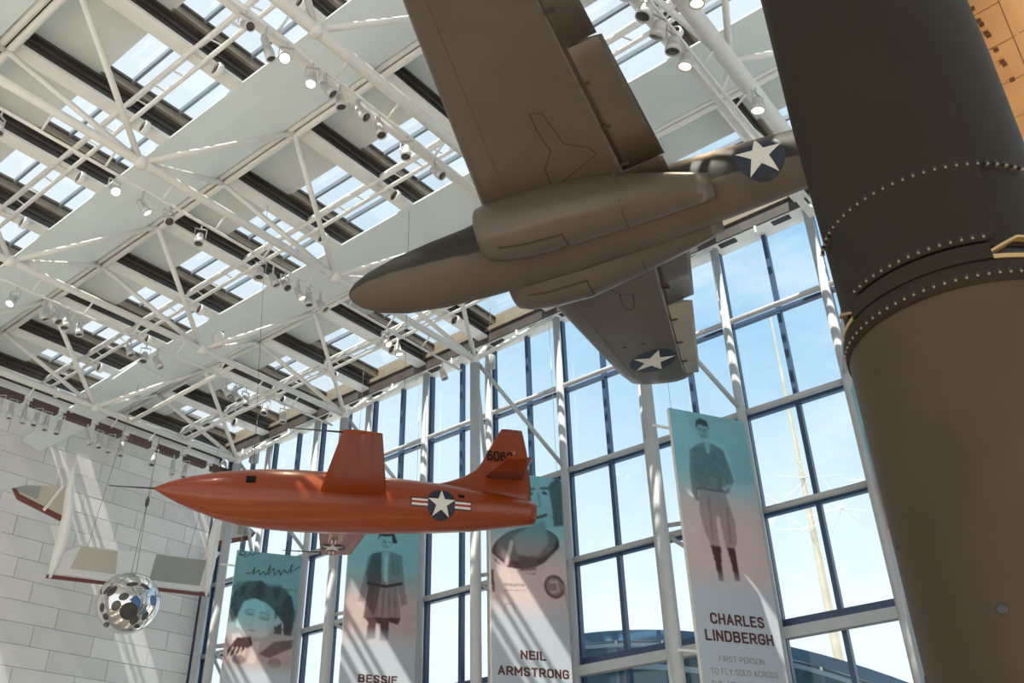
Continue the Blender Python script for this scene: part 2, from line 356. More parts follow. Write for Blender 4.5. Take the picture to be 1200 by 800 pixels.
for yr in YR:
    for i in range(len(XB)-1):
        xc = (XB[i]+XB[i+1])/2 + 0.03
        piece('soffit_panel', pan, (xc, yr+1.0, 15.98), ce)
        yy = yr+1.90
        if xc > -3 and yr < 4: piece('soffit_panel', sun_block_pan, (xc, yr+3.55, 15.98), ce); continue  # unseen opaque bays, added to keep the sun off the missile
        for k, (gm, l) in enumerate(((g1, 0.62), (g2, 1.17), (g2, 1.17))):
            piece('skylight_pane', gm, (xc, yy+l/2+0.035, 16.26), ce); piece('glazing_bar', gb, (xc, yy, 16.26), ce); yy += l+0.07
        piece('skylight_curb', cx_, (XB[i]+0.20, yr+3.5, 16.18), ce)
        piece('curb_ledge', cl_, (XB[i]+0.24, yr+3.5, 15.98), ce)
        piece('skylight_curb', cy_, (xc, yr+5.02, 16.18), ce)
    # ridge: twin tubes with a slot between, and the smooth grey baffle on its near side
    for dy in (0.10, -0.10):
        b = MB(); b.tube((XL+0.1, yr+dy, 15.27), (XR, yr+dy, 15.27), 0.085, 12); b.build('ridge_tube', M['white'], ce)
    b = MB(); b.box((XL+0.1, yr-0.06, 15.30), (XR, yr+0.06, 15.44)); b.build('ridge_slot', M['dark'], ce)
    b = MB()
    prof = [(-1.62, 15.37), (-1.62, 15.42), (-0.22, 15.40), (-0.22, 15.16), (-0.55, 15.19), (-1.1, 15.26)]
    b.loft([[(xx, yr+a, zz) for a, zz in prof] for xx in (XL+0.08, XR)], smooth=False)
    b.build('baffle', M['baffle'], ce)
    if yr > 0:
        pass
    b = MB(); b.box((XL, yr-.36, 16.02), (XR, yr+.16, 16.12)); b.build('ridge_sun_stop', M['soffit'], ce)  # strip added to stop sun slits along the ridge gap
    # ladder purlin half-way to the next ridge
    ym = yr+2.68
    b = MB()
    for dy, zz in ((-0.17, 15.36), (0.17, 15.36), (0.0, 15.68)): b.tube((XL+0.1, ym+dy, zz), (XR, ym+dy, zz), 0.055, 8)
    b.build('purlin_rail', M['white_beam'], ce)
    b = MB()
    n_ = int((XR-XL)/0.67)
    for k in range(n_):
        xx = XL+0.1+0.67*k
        b.tube((xx, ym-0.17, 15.36), (xx+0.33, ym, 15.68), 0.02, 6, cap=False); b.tube((xx+0.33, ym, 15.68), (xx+0.67, ym+0.17, 15.36), 0.02, 6, cap=False)
        if k % 2 == 0: b.tube((xx, ym-0.17, 15.36), (xx, ym+0.17, 15.36), 0.02, 6, cap=False)
    o_ = b.build('purlin_lattice', M['white_beam'], ce); o_['kind'] = 'stuff'
    # white conduit boxes where purlins cross the beams
    for i, x in enumerate(XB):
        if jb_me is None:
            jb = MB(); jb.lathe((0, -.06, 0), (0, 1, 0), [(0, .13), (-.02, .15), (.0, .17), (.10, .17), (.12, .15), (.12, .13), (.02, .12)], 16, cap=False)
            o = jb.build('conduit_ring', M['white_beam'], ce); o.location = (x+.2, ym+.45, 15.26); jb_me = o.data
            jd = MB(); jd.lathe((0, -.03, 0), (0, 1, 0), [(0, .01), (0, .13), (.06, .13)], 16); o2 = jd.build('conduit_cover', M['maroon'], ce); o2.location = o.location; jd_me = o2.data
        else:
            piece('conduit_ring', jb_me, (x+.2, ym+.45, 15.26), ce); piece('conduit_cover', jd_me, (x+.2, ym+.45, 15.26), ce)
b = MB(); b.box((XR-.2, Y0, 16.0), (XR+16, Y1, 16.3)); b.build('sun_block_slab', M['soffit'], ce)  # unseen slab added to block sun coming past the roof edge
# eave over the glass wall
b = MB(); b.box((XL, 19.55, 15.20), (XR, 20.15, 15.30)); b.box((XL, 19.9, 15.30), (XR, 20.15, 15.6)); b.build('eave', M['white_beam'], ce)
ev = boxmesh('eave_vent', 0.50, 0.20, 0.02, M['dark'])
for i, x in enumerate(XB):
    for dx in (0.45, 2.0): piece('eave_vent', ev, (x+dx, 19.70, 15.195), ce)
b = MB(); b.box((XL, 19.50, 15.22), (XR, 19.56, 15.60)); b.build('eave_fascia', M['web'], ce)
b = MB(); b.box((XL, 19.44, 15.60), (XR, 19.56, 15.74)); b.build('eave_rail', M['bronze'], ce)
pb = MB(); pb.tube((0, 0, -0.35), (0, 0, 0), 0.03, 8); pb_me = None
for i in range(len(XB)-1):
    if pb_me is None: o = pb.build('eave_stub', M['white_beam'], ce); o.location = (XB[i]+1.34, 19.5, 15.2); pb_me = o.data
    else: piece('eave_stub', pb_me, (XB[i]+1.34, 19.5, 15.2), ce)

# roof trusses: bottom chord along y, pyramids of four braces up to the ridge nodes
trusses = {}
for m_, tn in zip((-25.46, -20.1, -14.74, -9.38, -4.02, 1.34), range(6)):
    big = m_ in (-9.38, -4.02)
    b = MB(); b.tube((m_, -3.9, 13.26), (m_, 17.5, 13.26), 0.16 if m_ == -4.02 else 0.12 if big else 0.095, 14); b.build('truss_chord', M['white'], ce)
    for yn in (-3.92, 1.44, 6.80, 12.16, 17.5):
        for sx_ in (-1.34, 1.34):
            for sy_ in (-2.68, 2.68):
                y_ = yn+sy_
                if y_ < -2 : continue
                if y_ > 19.5: y_ = 19.7
                b = MB(); b.tube((m_, yn, 13.26), (m_+sx_, y_, 15.25), 0.066, 10); b.build('truss_brace', M['white'], ce)
        b = MB(); b.lathe((m_, yn, 13.06), (0, 0, 1), [(0.06, 0.05), (0.09, 0.12), (0.2, 0.145), (0.31, 0.12), (0.34, 0.05)], 14); b.build('truss_node', M['white'], ce)
    # lamp rail on stub arms
    xr_, zr_ = m_-0.34, 12.94
    b = MB(); b.tube((xr_, 0.5, zr_), (xr_, 17.3, zr_), 0.035, 8); b.build('lamp_rail', M['white'], ce)
    b = MB()
    for y_ in np.arange(0.9, 17.3, 1.34): b.tube((m_, y_, 13.2), (xr_, y_, zr_), 0.025, 6)
    b.build('rail_arm', M['white'], ce)['kind'] = 'stuff'
for x_ in (-9.38, -4.02):
    b = MB(); b.box((x_-0.62, 2.0, 13.0), (x_-0.50, 17.2, 13.16)); b.build('cable_tray', M['white'], ce)
b = MB(); b.tube((-25.46, 13.4, 13.26), (-20.1, 13.3, 13.26), .07, 10); b.build('cross_tie', M['white'], ce)
b = MB(); b.tube((-25.46, 15.4, 13.26), (-20.1, 15.0, 13.26), .05, 10); b.build('cross_tie', M['white'], ce)
b = MB(); b.loft([[(-25.5, 13.2, 15.36), (-25.5, 14.6, 15.2), (-25.5, 14.55, 15.12), (-25.5, 13.2, 15.28)], [(-29.42, 11.95, 13.36), (-29.42, 12.62, 13.2), (-29.42, 12.57, 13.1), (-29.42, 11.95, 13.28)]], smooth=False); b.build('baffle_wing', M['baffle'], ce)
tr_parts.build('lamp_track', M['maroon'], ce)

# glass wall
wn = struct_empty('window_1')
ZT = [15.2, 12.85, 10.2, 7.65, 4.98, 2.4, -0.1, ZF]
for i, x in enumerate(XB):
    b = MB(); b.tube((x, 19.75, ZF), (x, 19.75, 15.2), 0.115, 14); b.build('wall_column', M['frame_shaded'], wn)
    b = MB(); b.box((x-0.055, 19.98, ZF), (x+0.055, 20.14, 15.2)); b.build('mullion', M['mullion'], wn)
    if i < len(XB)-1:
        b = MB(); b.box((x+P/2-0.055, 19.98, ZF), (x+P/2+0.055, 20.14, 15.2)); b.build('mullion', M['mullion'], wn)
        for zz in ZT[1:-1]:
            if abs(zz-4.98) < .1:
                b = MB(); b.box((x+.06, 19.70, zz-0.26), (x+P-.06, 19.93, zz-0.02)); b.build('transom_beam', M['frame_shaded'], wn)
                b = MB(); b.box((x+.055, 19.96, zz-0.02), (x+P-.055, 20.12, zz+0.2)); b.build('transom', M['mullion'], wn)
            else:
                b = MB(); b.tube((x, 19.80, zz), (x+P, 19.80, zz), 0.075, 10); b.build('transom_tube', M['frame_shaded'], wn)
                b = MB(); b.box((x+.055, 19.97, zz-0.09), (x+P-.055, 20.12, zz+0.0)); b.build('transom', M['mullion'], wn)
pm = {}
for i in range(len(XB)-1):
    for h in (0, 1):
        for a, c in zip(ZT[:-1], ZT[1:]):
            k = round(a-c, 3)
            if k not in pm: pm[k] = boxmesh('pane', P/2-0.10, 0.02, a-c-0.04, M['wall_glass'])
            piece('pane', pm[k], (XB[i]+P/4+h*P/2, 20.06, (a+c)/2), wn)
b = MB(); b.box((XL-0.1, 19.45, ZF), (XL+0.02, 20.2, 15.4)); b.build('jamb', M['mullion'], wn)
b = MB(); b.tube((XL+0.25, 19.55, ZF), (XL+0.25, 19.55, 15.2), 0.14, 14); b.build('wall_column', M['frame_shaded'], wn)

# tall round pillars under the truss ends, braced back to the glass wall
plab = {-25.46: 'leftmost slender white pillar, between the marble wall and the curly haired portrait banner',
        -20.1: 'slender white pillar just left of the banner of a woman in a long coat',
        -14.74: 'slender white pillar behind the orange tail, just left of the astronaut banner',
        -9.38: 'slender white pillar under the grey jet wing tip, left of the standing man banner',
        -4.02: 'slender white pillar mostly hidden behind the dark missile at right'}
for x_, lb in plab.items():
    t = thing('pillar', lb, 'pillar', (x_, 17.5, ZF), 'pillars in front of the glass wall')
    b = MB(); b.tube((0, 0, 0), (0, 0, 13.1-ZF), 0.14, 20); b.build('shaft', M['frame_shaded'], t)
    b = MB(); b.lathe((0, 0, 0), (0, 0, 1), [(0, 0.3), (0.04, 0.3), (0.06, 0.16), (0.1, 0.14)], 20); b.build('base_plate', M['frame_shaded'], t)
    b = MB(); b.box((-0.16, 0.10, 0.1), (-0.02, 0.16, 11.7-ZF)); b.build('cable_cover', M['frame_shaded'], t)
    for s_ in (-1.34, 1.34):
        b = MB(); b.tube((0, 0, 13.26-ZF), (s_, 2.2, 10.3-ZF), 0.06, 10); b.build('brace', M['frame_shaded'], t)
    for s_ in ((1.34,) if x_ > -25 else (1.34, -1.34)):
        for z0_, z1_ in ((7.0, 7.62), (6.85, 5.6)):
            b = MB(); b.tube((0, 0, z0_-ZF), (s_, 2.2, z1_-ZF), 0.05, 8); b.build('brace', M['frame_shaded'], t)

# ------------------------------------------------------------------ the twin-engined grey jet overhead
def rot3(yaw, pitch, roll):
    return Matrix.Rotation(yaw, 4, 'Z') @ Matrix.Rotation(-pitch, 4, 'Y') @ Matrix.Rotation(roll, 4, 'X')
def ell(x, yc, zc, ry, rzu, rzd=None, n=28, p=2.0):
    rzd = rzu if rzd is None else rzd; out = []
    for k in range(n):
        t = 2*PI*k/n; c, s = math.cos(t), math.sin(t)
        c = math.copysign(abs(c)**(2/p), c); s = math.copysign(abs(s)**(2/p), s)
        out.append((x, yc+ry*c, zc+(rzu if s > 0 else rzd)*s))
    return out
def aero(x, th): x = max(x, 0.0); return 5*th*(.2969*math.sqrt(x)-.126*x-.3516*x*x+.2843*x**3-.1036*x**4)
def foil(le, te, y, z, th, x0=0.0, x1=1.0, n=9):
    c = te-le; up_, dn = [], []
    for k in range(n):
        f = x0+(x1-x0)*(1-math.cos(PI*k/(n-1)))/2; h = aero(f, th)*c
        up_.append((le+f*c, y, z+h)); dn.append((le+f*c, y, z-h))
    return list(reversed(up_)) + dn[1:] if x0 == 0 else list(reversed(up_)) + dn
def interp(tab, s):
    for a, b in zip(tab[:-1], tab[1:]):
        if a[0] <= s <= b[0]:
            f = (s-a[0])/(b[0]-a[0]); return [u+(v-u)*f for u, v in zip(a, b)]
    return list(tab[-1])

jet = thing('jet_aircraft', 'large olive and grey twin engined jet seen from below, hanging overhead at the centre', 'aircraft', (-10.251, 8.819, 9.0))
jet.matrix_world = Matrix.Translation((-10.251, 8.819, 9.0)) @ rot3(.317, .068, -.003)
FS = [(0, 0, .02, .02), (.06, -.015, .12, .12), (.2, -.04, .23, .23), (.5, -.075, .36, .37), (1.0, -.10, .475, .49), (1.7, -.10, .55, .57), (2.5, -.08, .59, .62), (4, -.05, .60, .64),
      (5.5, -.02, .56, .60), (6.5, .02, .50, .56), (7.5, .06, .44, .50), (8.5, .10, .35, .41), (9.5, .15, .23, .29), (10.4, .2, .11, .15), (10.8, .22, .03, .04)]
b = MB(); b.loft([ell(s, 0, zc, ry, rz, n=36) for s, zc, ry, rz in FS]); jf = b.build('fuselage', M['jet'], jet)
le = lambda t: 2.75+.119*t+(0.9*max(0, (t-6.1)/.7)**2.2)
te = lambda t: 5.857-.125*t-(0.35*max(0, (t-6.3)/.48)**2)
wz = lambda t: .164+.059*t
thk = lambda t: .15-.006*t
wings = []
for sd in (-1, 1):
    b = MB(); rings = []
    for t in (0, .7, .84, .85, 1.6, 2.5, 3.3, 4.2, 5.0, 5.8, 6.3, 6.45, 6.46, 6.6, 6.7, 6.77):
        xm = 1.0 if (t <= .84 or t >= 6.46) else .785
        rings.append(foil(le(t), te(t), sd*t, wz(t), thk(t), 0, xm, 11))
    b.loft(rings); w = b.build('wing', M['jet_belly'], jet); wings.append(w)
    b = MB(); b.loft([foil(le(t), te(t)+.05, sd*t, wz(t), thk(t), .793, 1.0, 5) for t in (.87, 1.6, 2.4, 3.28)]); b.build('flap', M['jet_belly'], jet)
    b = MB(); b.loft([foil(le(t), te(t), sd*t, wz(t), thk(t)*.93, .76, .83, 4) for t in (.86, 2.4, 4.2, 6.45)]); b.build('hinge_line', M['seam'], jet)
    dz = -0.09 if sd > 0 else 0.0
    b = MB()
    rr = []
    for t in (3.32, 4.2, 5.0, 5.8, 6.43):
        r_ = foil(le(t), te(t), sd*t, wz(t), thk(t), .795, 1.0, 5); xh = min(q[0] for q in r_); xt = max(q[0] for q in r_)
        rr.append([(x, y, z+dz*(x-xh)/(xt-xh)) for x, y, z in r_])
    b.loft(rr); b.build('aileron', M['jet_light'] if sd > 0 else M['jet_belly'], jet)
    for t in ((1.0, 1.8, 2.65, 3.9, 4.9, 5.8)):
        xh = le(t)+.79*(te(t)-le(t)); zz = wz(t)-aero(.79, thk(t))*(te(t)-le(t))
        b = MB(); b.box((xh-.01, sd*t-.015, zz-.03), (xh+.13, sd*t+.015, zz+.02)); b.build('hinge_bracket', M['seam'], jet)
# engine nacelles with open intakes and tail pipes
NS = [(2.72, -.17, .33, .37), (2.76, -.18, .38, .42), (2.95, -.20, .43, .47), (3.4, -.22, .47, .52), (4.0, -.22, .47, .53), (4.8, -.22, .41, .46), (5.5, -.25, .32, .36), (6.1, -.29, .22, .25), (6.35, -.30, .185, .20)]
nac = []
for sd in (-1, 1):
    yc = lambda s: sd*(.74-.13*max(0, s-4))
    b = MB(); b.loft([ell(3.0, yc(2.6), -.18, .24, .27, n=28, p=2.3), ell(2.82, yc(2.4), -.17, .29, .33, n=28, p=2.3)] + [ell(s, yc(s), zc, ry, rz, n=28, p=2.3) for s, zc, ry, rz in NS] + [ell(6.2, yc(6.2), -.29, .15, .165, n=28, p=2.3)], cap=False)
    nc = b.build('engine_nacelle', M['jet_belly'], jet); nac.append(nc)
    b = MB(); b.lathe((2.96, yc(2.6), -.18), (1, 0, 0), [(0, .01), (0, .26), (.02, .26)], 20); b.build('intake_face', M['dark'], nc)
    b = MB(); b.lathe((6.22, yc(6.2), -.29), (1, 0, 0), [(0, .01), (0, .15), (.02, .15)], 20); b.build('tail_pipe', M['dark'], nc)
    bv = bvh_of(nc); s0 = .62 if sd < 0 else .62
    a0, a1 = (-.90, -.56) if sd < 0 else (.52, .86)
    decal('gear_door_seam', ribbon([(3.05, a0), (4.05, a0-sd*.03), (4.07, a1), (3.95, a1)], .035), (0, 0, 0), (1, 0, 0), (0, 1, 0), (0, 0, 1), bv, .004, M['seam'], nc, .1)
    decal('cowl_seam', ribbon([(5.0, sd*.45), (5.0, sd*1.1)], .02), (0, 0, 0), (1, 0, 0), (0, 1, 0), (0, 0, 1), bv, .004, M['seam'], nc, .1)
# tailplane, fin and canopy (behind the missile and on top)
b = MB()
for sd in (-1, 1): pass
b.loft([foil(9.2+.12*abs(t), 10.4-.1*abs(t), t, .42, .10) for t in (-2.1, -1.9, -1, 0, 1, 1.9, 2.1)]); b.build('tailplane', M['jet_belly'], jet)
b = MB(); b.loft([[(x, y_, z) for x, z, y_ in foil(8.8+.35*h, 10.7-.1*h, .25+h, 0, .10)] for h in (0, .6, 1.2, 1.5)]); b.build('tail_fin', M['jet'], jet)
b = MB(); b.loft([ell(s, 0, .42, ry, rz, n=16) for s, ry, rz in ((1.9, .02, .02), (2.3, .22, .25), (3.0, .30, .36), (3.8, .2, .22), (4.3, .02, .02))]); b.build('canopy', M['lens_off'], jet)
# panel lines and gear wells of the wings
bw = bvh_of(wings[0]); up_z = (0, 0, 1)
door = [(4.20, -2.52), (4.36, -2.47), (4.48, -1.8), (4.57, -1.73), (4.80, -1.55), (4.86, -1.38), (4.06, -1.05), (4.07, -1.47), (4.26, -1.76), (4.2, -2.18), (4.20, -2.52)]
decal('gear_door_seam', ribbon(door, .02), (0, 0, 0), (1, 0, 0), (0, 1, 0), up_z, bw, .004, M['seam'], wings[0], .1)
bw2 = bvh_of(wings[1])
door2 = [(4.05, 1.85), (4.26, 2.3), (4.21, 2.77), (4.31, 3.01), (4.39, 2.96), (4.48, 2.47), (4.3, 2.35)]
decal('gear_door_seam', ribbon(door2, .02), (0, 0, 0), (1, 0, 0), (0, 1, 0), up_z, bw2, .004, M['seam'], wings[1], .1)
for px_, py_ in ((3.84, 4.4), (4.22, 4.47)):
    decal('drain_hole', [circ_pts(.045, 12, px_, py_)], (0, 0, 0), (1, 0, 0), (0, 1, 0), up_z, bw2, .004, M['seam'], wings[1], .1)
for w, sg in ((wings[0], -1), (wings[1], 1)):
    bb = bvh_of(w)
    decal('spar_seam', ribbon([(le(1.2)+.45, sg*1.2), (le(6.0)+.25, sg*6.0)], .008), (0, 0, 0), (1, 0, 0), (0, 1, 0), up_z, bb, .003, M['seam'], w, .15)
def roundel(parent, o, a, b_, d, bvh, R, rot=0.0, bars=False, off=.004):
    ds = decal('insignia_disc', [circ_pts(R, 36)], o, a, b_, d, bvh, off, M['insig_blue'], parent, R*.3)
    if bars:
        for s in (-1, 1):
            decal('insignia_bar_border', [[(s*R*.80, -R*.30), (s*R*2.07, -R*.30), (s*R*2.07, R*.30), (s*R*.80, R*.30)]], o, a, b_, d, bvh, off*1.3, M['insig_blue'], ds, R*.3)
            decal('insignia_bar', [[(s*R*.92, -R*.22), (s*R*2.0, -R*.22), (s*R*2.0, R*.22), (s*R*.92, R*.22)]], o, a, b_, d, bvh, off*1.8, M['insig_white'], ds, R*.3)
            decal('insignia_stripe', [[(s*R*.92, -R*.075), (s*R*2.0, -R*.075), (s*R*2.0, R*.075), (s*R*.92, R*.075)]], o, a, b_, d, bvh, off*2.4, M['insig_red'], ds, R*.3)
    decal('insignia_star', [star_pts(R*.97, rot)], o, a, b_, d, bvh, off*3, M['insig_white'], ds, R*.3)
roundel(jet, (4.24, 5.35, 0), (1, 0, 0), (0, 1, 0), up_z, bw2, .50, rot=math.radians(10))
bf = bvh_of(jf)
roundel(jet, (7.12, 0, -.02), (1, 0, 0), (0, 0, 1), (0, 1, 0), bf, .37, rot=math.radians(0))
for x_, y_ in ((4.2, -1.6), (4.2, 1.6), (8.4, 0)):
    b = MB(); b.tube((x_, y_, .25), (x_, y_, 6.1), .005, 6); b.build('suspension_cable', M['lamp_dark'], jet)

# ------------------------------------------------------------------ the orange rocket plane
x1 = thing('rocket_plane', 'glossy orange bullet shaped rocket plane with white star and 6062 on its fin', 'aircraft', (-16.363, 9.373, 7.3))
x1.rotation_euler = (0, 0, math.radians(51.5))
XS = [(0, 0, .012), (.06, 0, .045), (.25, -.005, .145), (.5, -.02, .25), (.75, -.03, .335), (1.25, -.06, .475), (1.75, -.075, .565), (2.25, -.075, .615), (2.75, -.075, .635), (3.5, -.07, .635), (4.25, -.065, .61),
      (5.0, -.055, .575), (5.75, -.05, .53), (6.5, -.045, .46), (7.25, -.035, .36), (7.75, -.03, .275), (7.92, -.03, .24)]
b = MB(); b.loft([ell(s, 0, zc, r, r, n=40) for s, zc, r in XS]); xf = b.build('fuselage', M['orange'], x1)
b = MB(); b.tube((-.85, 0, .0), (0.02, 0, 0), .009, 8, .02); b.build('nose_probe', M['lamp_dark'], x1)
b = MB(); b.lathe((7.90, 0, -.03), (1, 0, 0), [(0, .20), (.03, .20), (.03, .01)], 20); b.build('rocket_nozzle', M['dark'], x1)
xw = []
for sd in (-1, 1):
    b = MB(); b.loft([foil(3.22+.085*t, 4.70-.14*t, sd*t, -.05+.005*t, .09, n=10) for t in (0, .5, 1.5, 2.5, 3.38, 3.44)]); w = b.build('wing', M['orange'], x1); xw.append(w)
    b = MB(); b.tube((2.62, sd*3.36, -.03), (3.55, sd*3.36, -.03), .010, 8, .02); b.build('wing_boom', M['lamp_dark'], x1)
    bb = bvh_of(w)
    decal('aileron_seam', ribbon([(4.30, sd*1.2), (4.02, sd*3.3)], .015), (0, 0, 0), (1, 0, 0), (0, 1, 0), up_z, bb, .003, M['insig_red'], w, .15)
FN = [(0.0, 5.0, 7.86), (.45, 5.55, 7.86), (.58, 6.0, 7.86), (.72, 6.35, 7.85), (.9, 6.62, 7.84), (1.1, 6.76, 7.83), (1.4, 6.91, 7.80), (1.75, 7.10, 7.74), (1.95, 7.22, 7.70)]
b = MB(); b.loft([[(x, y_, z) for x, z, y_ in foil(l_, t_, h, 0, .085 if h > .8 else .07, n=9)] for h, l_, t_ in FN]); xfin = b.build('tail_fin', M['orange'], x1)
for sd in (-1, 1):
    b = MB(); b.loft([foil(6.80+.24*t, 7.68-.06*t, sd*t, .74, .08, n=8) for t in (0, .6, 1.14, 1.2)]); b.build('tailplane', M['orange'], x1)
bx = bvh_of(xf)
for s_, e_ in ((1.9, (1.34, .704, 8.12)), (5.0, (4.91, .12, 8.12))):
    b = MB(); b.tube((s_, 0, .45), e_, .005, 6); b.build('suspension_cable', M['lamp_dark'], x1)
roundel(x1, (5.78, 0, -.14), (1, 0, 0), (0, 0, 1), (0, 1, 0), bx, .315, rot=0.0, bars=True)
bw3 = bvh_of(xw[1])
roundel(x1, (3.75, 2.85, 0), (0, -1, 0), (1, 0, 0), up_z, bw3, .30, rot=PI/2, bars=True)
decal('cockpit_window', [[(1.80, .02), (1.99, .02), (1.99, .19), (1.79, .19)]], (0, 0, 0), (1, 0, 0), (0, 0, 1), (0, 1, 0), bx, .006, M['black'], x1, .05)
decal('access_panel', [[(6.14, .03), (6.28, .03), (6.28, .10), (6.14, .10)]], (0, 0, 0), (1, 0, 0), (0, 0, 1), (0, 1, 0), bx, .006, M['black'], x1, .05)
decal('nose_slot', [[(.68, -.10), (1.08, -.085), (1.08, -.06), (.68, -.08)]], (0, 0, 0), (1, 0, 0), (0, 0, 1), (0, 1, 0), bx, .006, M['insig_red'], x1, .05)
decal('canopy_seam', ribbon([(.5, .12), (1.3, .16), (2.3, .17), (3.0, .17)], .015), (0, 0, 0), (1, 0, 0), (0, 0, 1), (0, 1, 0), bx, .004, M['insig_red'], x1, .08)

GL = {
 'A': [[(0, 0), (.31, 1), (.62, 0)], [(.11, .28), (.51, .28)]], 'B': [[(0, 0), (0, 1), (.38, 1), (.52, .92), (.55, .77), (.5, .6), (.38, .53), (0, .53)], [(.38, .53), (.54, .45), (.6, .28), (.54, .08), (.4, 0), (0, 0)]],
 'C': [[(.58, .78), (.52, .93), (.38, 1), (.22, 1), (.07, .92), (0, .75), (0, .25), (.07, .08), (.22, 0), (.38, 0), (.52, .07), (.58, .22)]],
 'D': [[(0, 0), (0, 1), (.33, 1), (.5, .93), (.58, .75), (.58, .25), (.5, .07), (.33, 0), (0, 0)]], 'E': [[(.5, 1), (0, 1), (0, 0), (.5, 0)], [(0, .52), (.42, .52)]], 'F': [[(.5, 1), (0, 1), (0, 0)], [(0, .5), (.42, .5)]],
 'G': [[(.58, .78), (.52, .93), (.38, 1), (.22, 1), (.07, .92), (0, .75), (0, .25), (.07, .08), (.22, 0), (.38, 0), (.52, .07), (.58, .22), (.58, .47), (.34, .47)]],
 'H': [[(0, 0), (0, 1)], [(.56, 0), (.56, 1)], [(0, .52), (.56, .52)]], 'I': [[(0, 0), (0, 1)]], 'L': [[(0, 1), (0, 0), (.48, 0)]], 'M': [[(0, 0), (0, 1), (.36, .35), (.72, 1), (.72, 0)]], 'N': [[(0, 0), (0, 1), (.56, 0), (.56, 1)]],
 'O': [[(.2, 0), (.38, 0), (.52, .07), (.58, .23), (.58, .77), (.52, .93), (.38, 1), (.2, 1), (.06, .93), (0, .77), (0, .23), (.06, .07), (.2, 0)]],
 'P': [[(0, 0), (0, 1), (.38, 1), (.54, .9), (.58, .73), (.54, .55), (.38, .46), (0, .46)]], 'R': [[(0, 0), (0, 1), (.38, 1), (.54, .9), (.58, .73), (.54, .55), (.38, .46), (0, .46)], [(.30, .46), (.6, 0)]],
 'S': [[(.54, .82), (.48, .94), (.34, 1), (.2, 1), (.06, .92), (.02, .76), (.07, .61), (.2, .54), (.36, .48), (.51, .4), (.56, .24), (.51, .08), (.36, 0), (.2, 0), (.06, .07), (0, .2)]],
 'T': [[(.28, 0), (.28, 1)], [(0, 1), (.56, 1)]], 'Y': [[(.28, 0), (.28, .48), (0, 1)], [(.28, .48), (.56, 1)]],
 '6': [[(.5, .85), (.42, .97), (.28, 1), (.12, .93), (.02, .75), (0, .5), (0, .25), (.08, .07), (.24, 0), (.36, 0), (.5, .08), (.56, .24), (.54, .45), (.42, .57), (.24, .58), (.08, .48), (0, .35)]],
 '2': [[(.02, .76), (.08, .92), (.22, 1), (.36, 1), (.5, .93), (.55, .77), (.5, .6), (0, 0), (.56, 0)]]}
GL['0'] = GL['O']
def letters(txt, m, parent, x0, x1_, ztop, zbot, frame, th=.17, name='letter'):
    """one thin mesh per letter, strokes of even weight, fitted to the box x0..x1_, zbot..ztop; frame maps (x, z) -> point"""
    adv = []; x = 0
    for c in txt:
        if c == ' ': adv.append(x); x += .42; continue
        adv.append(x); x += max(p[0] for q in GL[c] for p in q) + th + .13
    W = x-.13; kx = (x1_-x0)/W; kz = ztop-zbot
    for c, a in zip(txt, adv):
        if c == ' ': continue
        b = MB(); k = 0
        for q in GL[c]:
            for poly in ribbon(q, th):
                b.add([frame(x0+kx*(a+th/2+u), zbot+kz*(th/2+v*(1-th)), k*1e-4) for u, v in poly], [(0, 1, 2, 3)]); k += 1
        b.build(name, m, parent, fix=False)
letters('6062', M['black'], xfin, 6.86, 7.44, 1.36, 1.12, lambda x, z, k: Vector((x, -.078-k, z)), th=.165, name='tail_number')

# ------------------------------------------------------------------ the dark missile at the right
MX, MY, MR = -0.808, 5.945, 0.745
ms = thing('missile', 'huge dark olive missile standing upright at the right, ringed by rows of bolts', 'missile', (MX, MY, ZF))
Zm = lambda z: z-ZF
b = MB(); b.lathe((0, 0, 0), (0, 0, 1), [(0, MR*1.15), (.5, MR*1.1), (.9, MR), (Zm(3.02), MR), (Zm(3.06), MR+.004)], 72, cap=False); b.build('lower_stage', M['missile_low'], ms)
b = MB(); b.lathe((0, 0, 0), (0, 0, 1), [(Zm(3.30), MR-.035), (Zm(3.9), MR-.03), (Zm(5.2), MR-.006), (Zm(8.2), MR-.006), (Zm(9.2), MR*.85), (Zm(10.2), MR*.55), (Zm(11), MR*.2), (Zm(11.2), .01)], 72, cap=False); b.build('upper_stage', M['missile'], ms)
b = MB(); b.lathe((0, 0, 0), (0, 0, 1), [(Zm(3.03), MR-.03), (Zm(3.03), MR+.012), (Zm(3.16), MR+.014), (Zm(3.19), MR+.002), (Zm(3.19), MR-.03)], 72, cap=False); b.build('flange_ring', M['missile'], ms)
b = MB(); b.lathe((0, 0, 0), (0, 0, 1), [(Zm(3.15), MR-.05), (Zm(3.34), MR-.05)], 48, cap=False); b.build('joint_gap', M['dark'], ms)
def cyl(a, r, z): return (r*math.sin(a), -r*math.cos(a), Zm(z))
def wrap(a0, a1, zlo, zhi, r0_, r1_, n=24):
    """curved plate; zlo, zhi are functions of the angle"""
    b = MB(); rings = []
    for k in range(n+1):
        a = math.radians(a0+(a1-a0)*k/n); rings.append([cyl(a, r1_, zlo(a)), cyl(a, r1_, zhi(a)), cyl(a, r0_, zhi(a)), cyl(a, r0_, zlo(a))])
    b.loft(rings, smooth=False); return b
ca = math.radians(-4); hw = math.radians(41)
def zlo(a):
    e = (hw-abs(a-ca))/hw; rr = .22
    return 3.32 + (0.30*(1-math.sqrt(max(0, 1-(1-min(e, rr)/rr)**2))))
b = wrap(-45, 37, zlo, lambda a: 8.2, MR-.05, MR+.010, 40); sad = b.build('saddle_plate', M['missile'], ms)
b = wrap(-45, 29, lambda a: 3.19, lambda a: 3.30, MR-.03, MR+.010, 30); b.build('joint_band', M['missile'], ms)
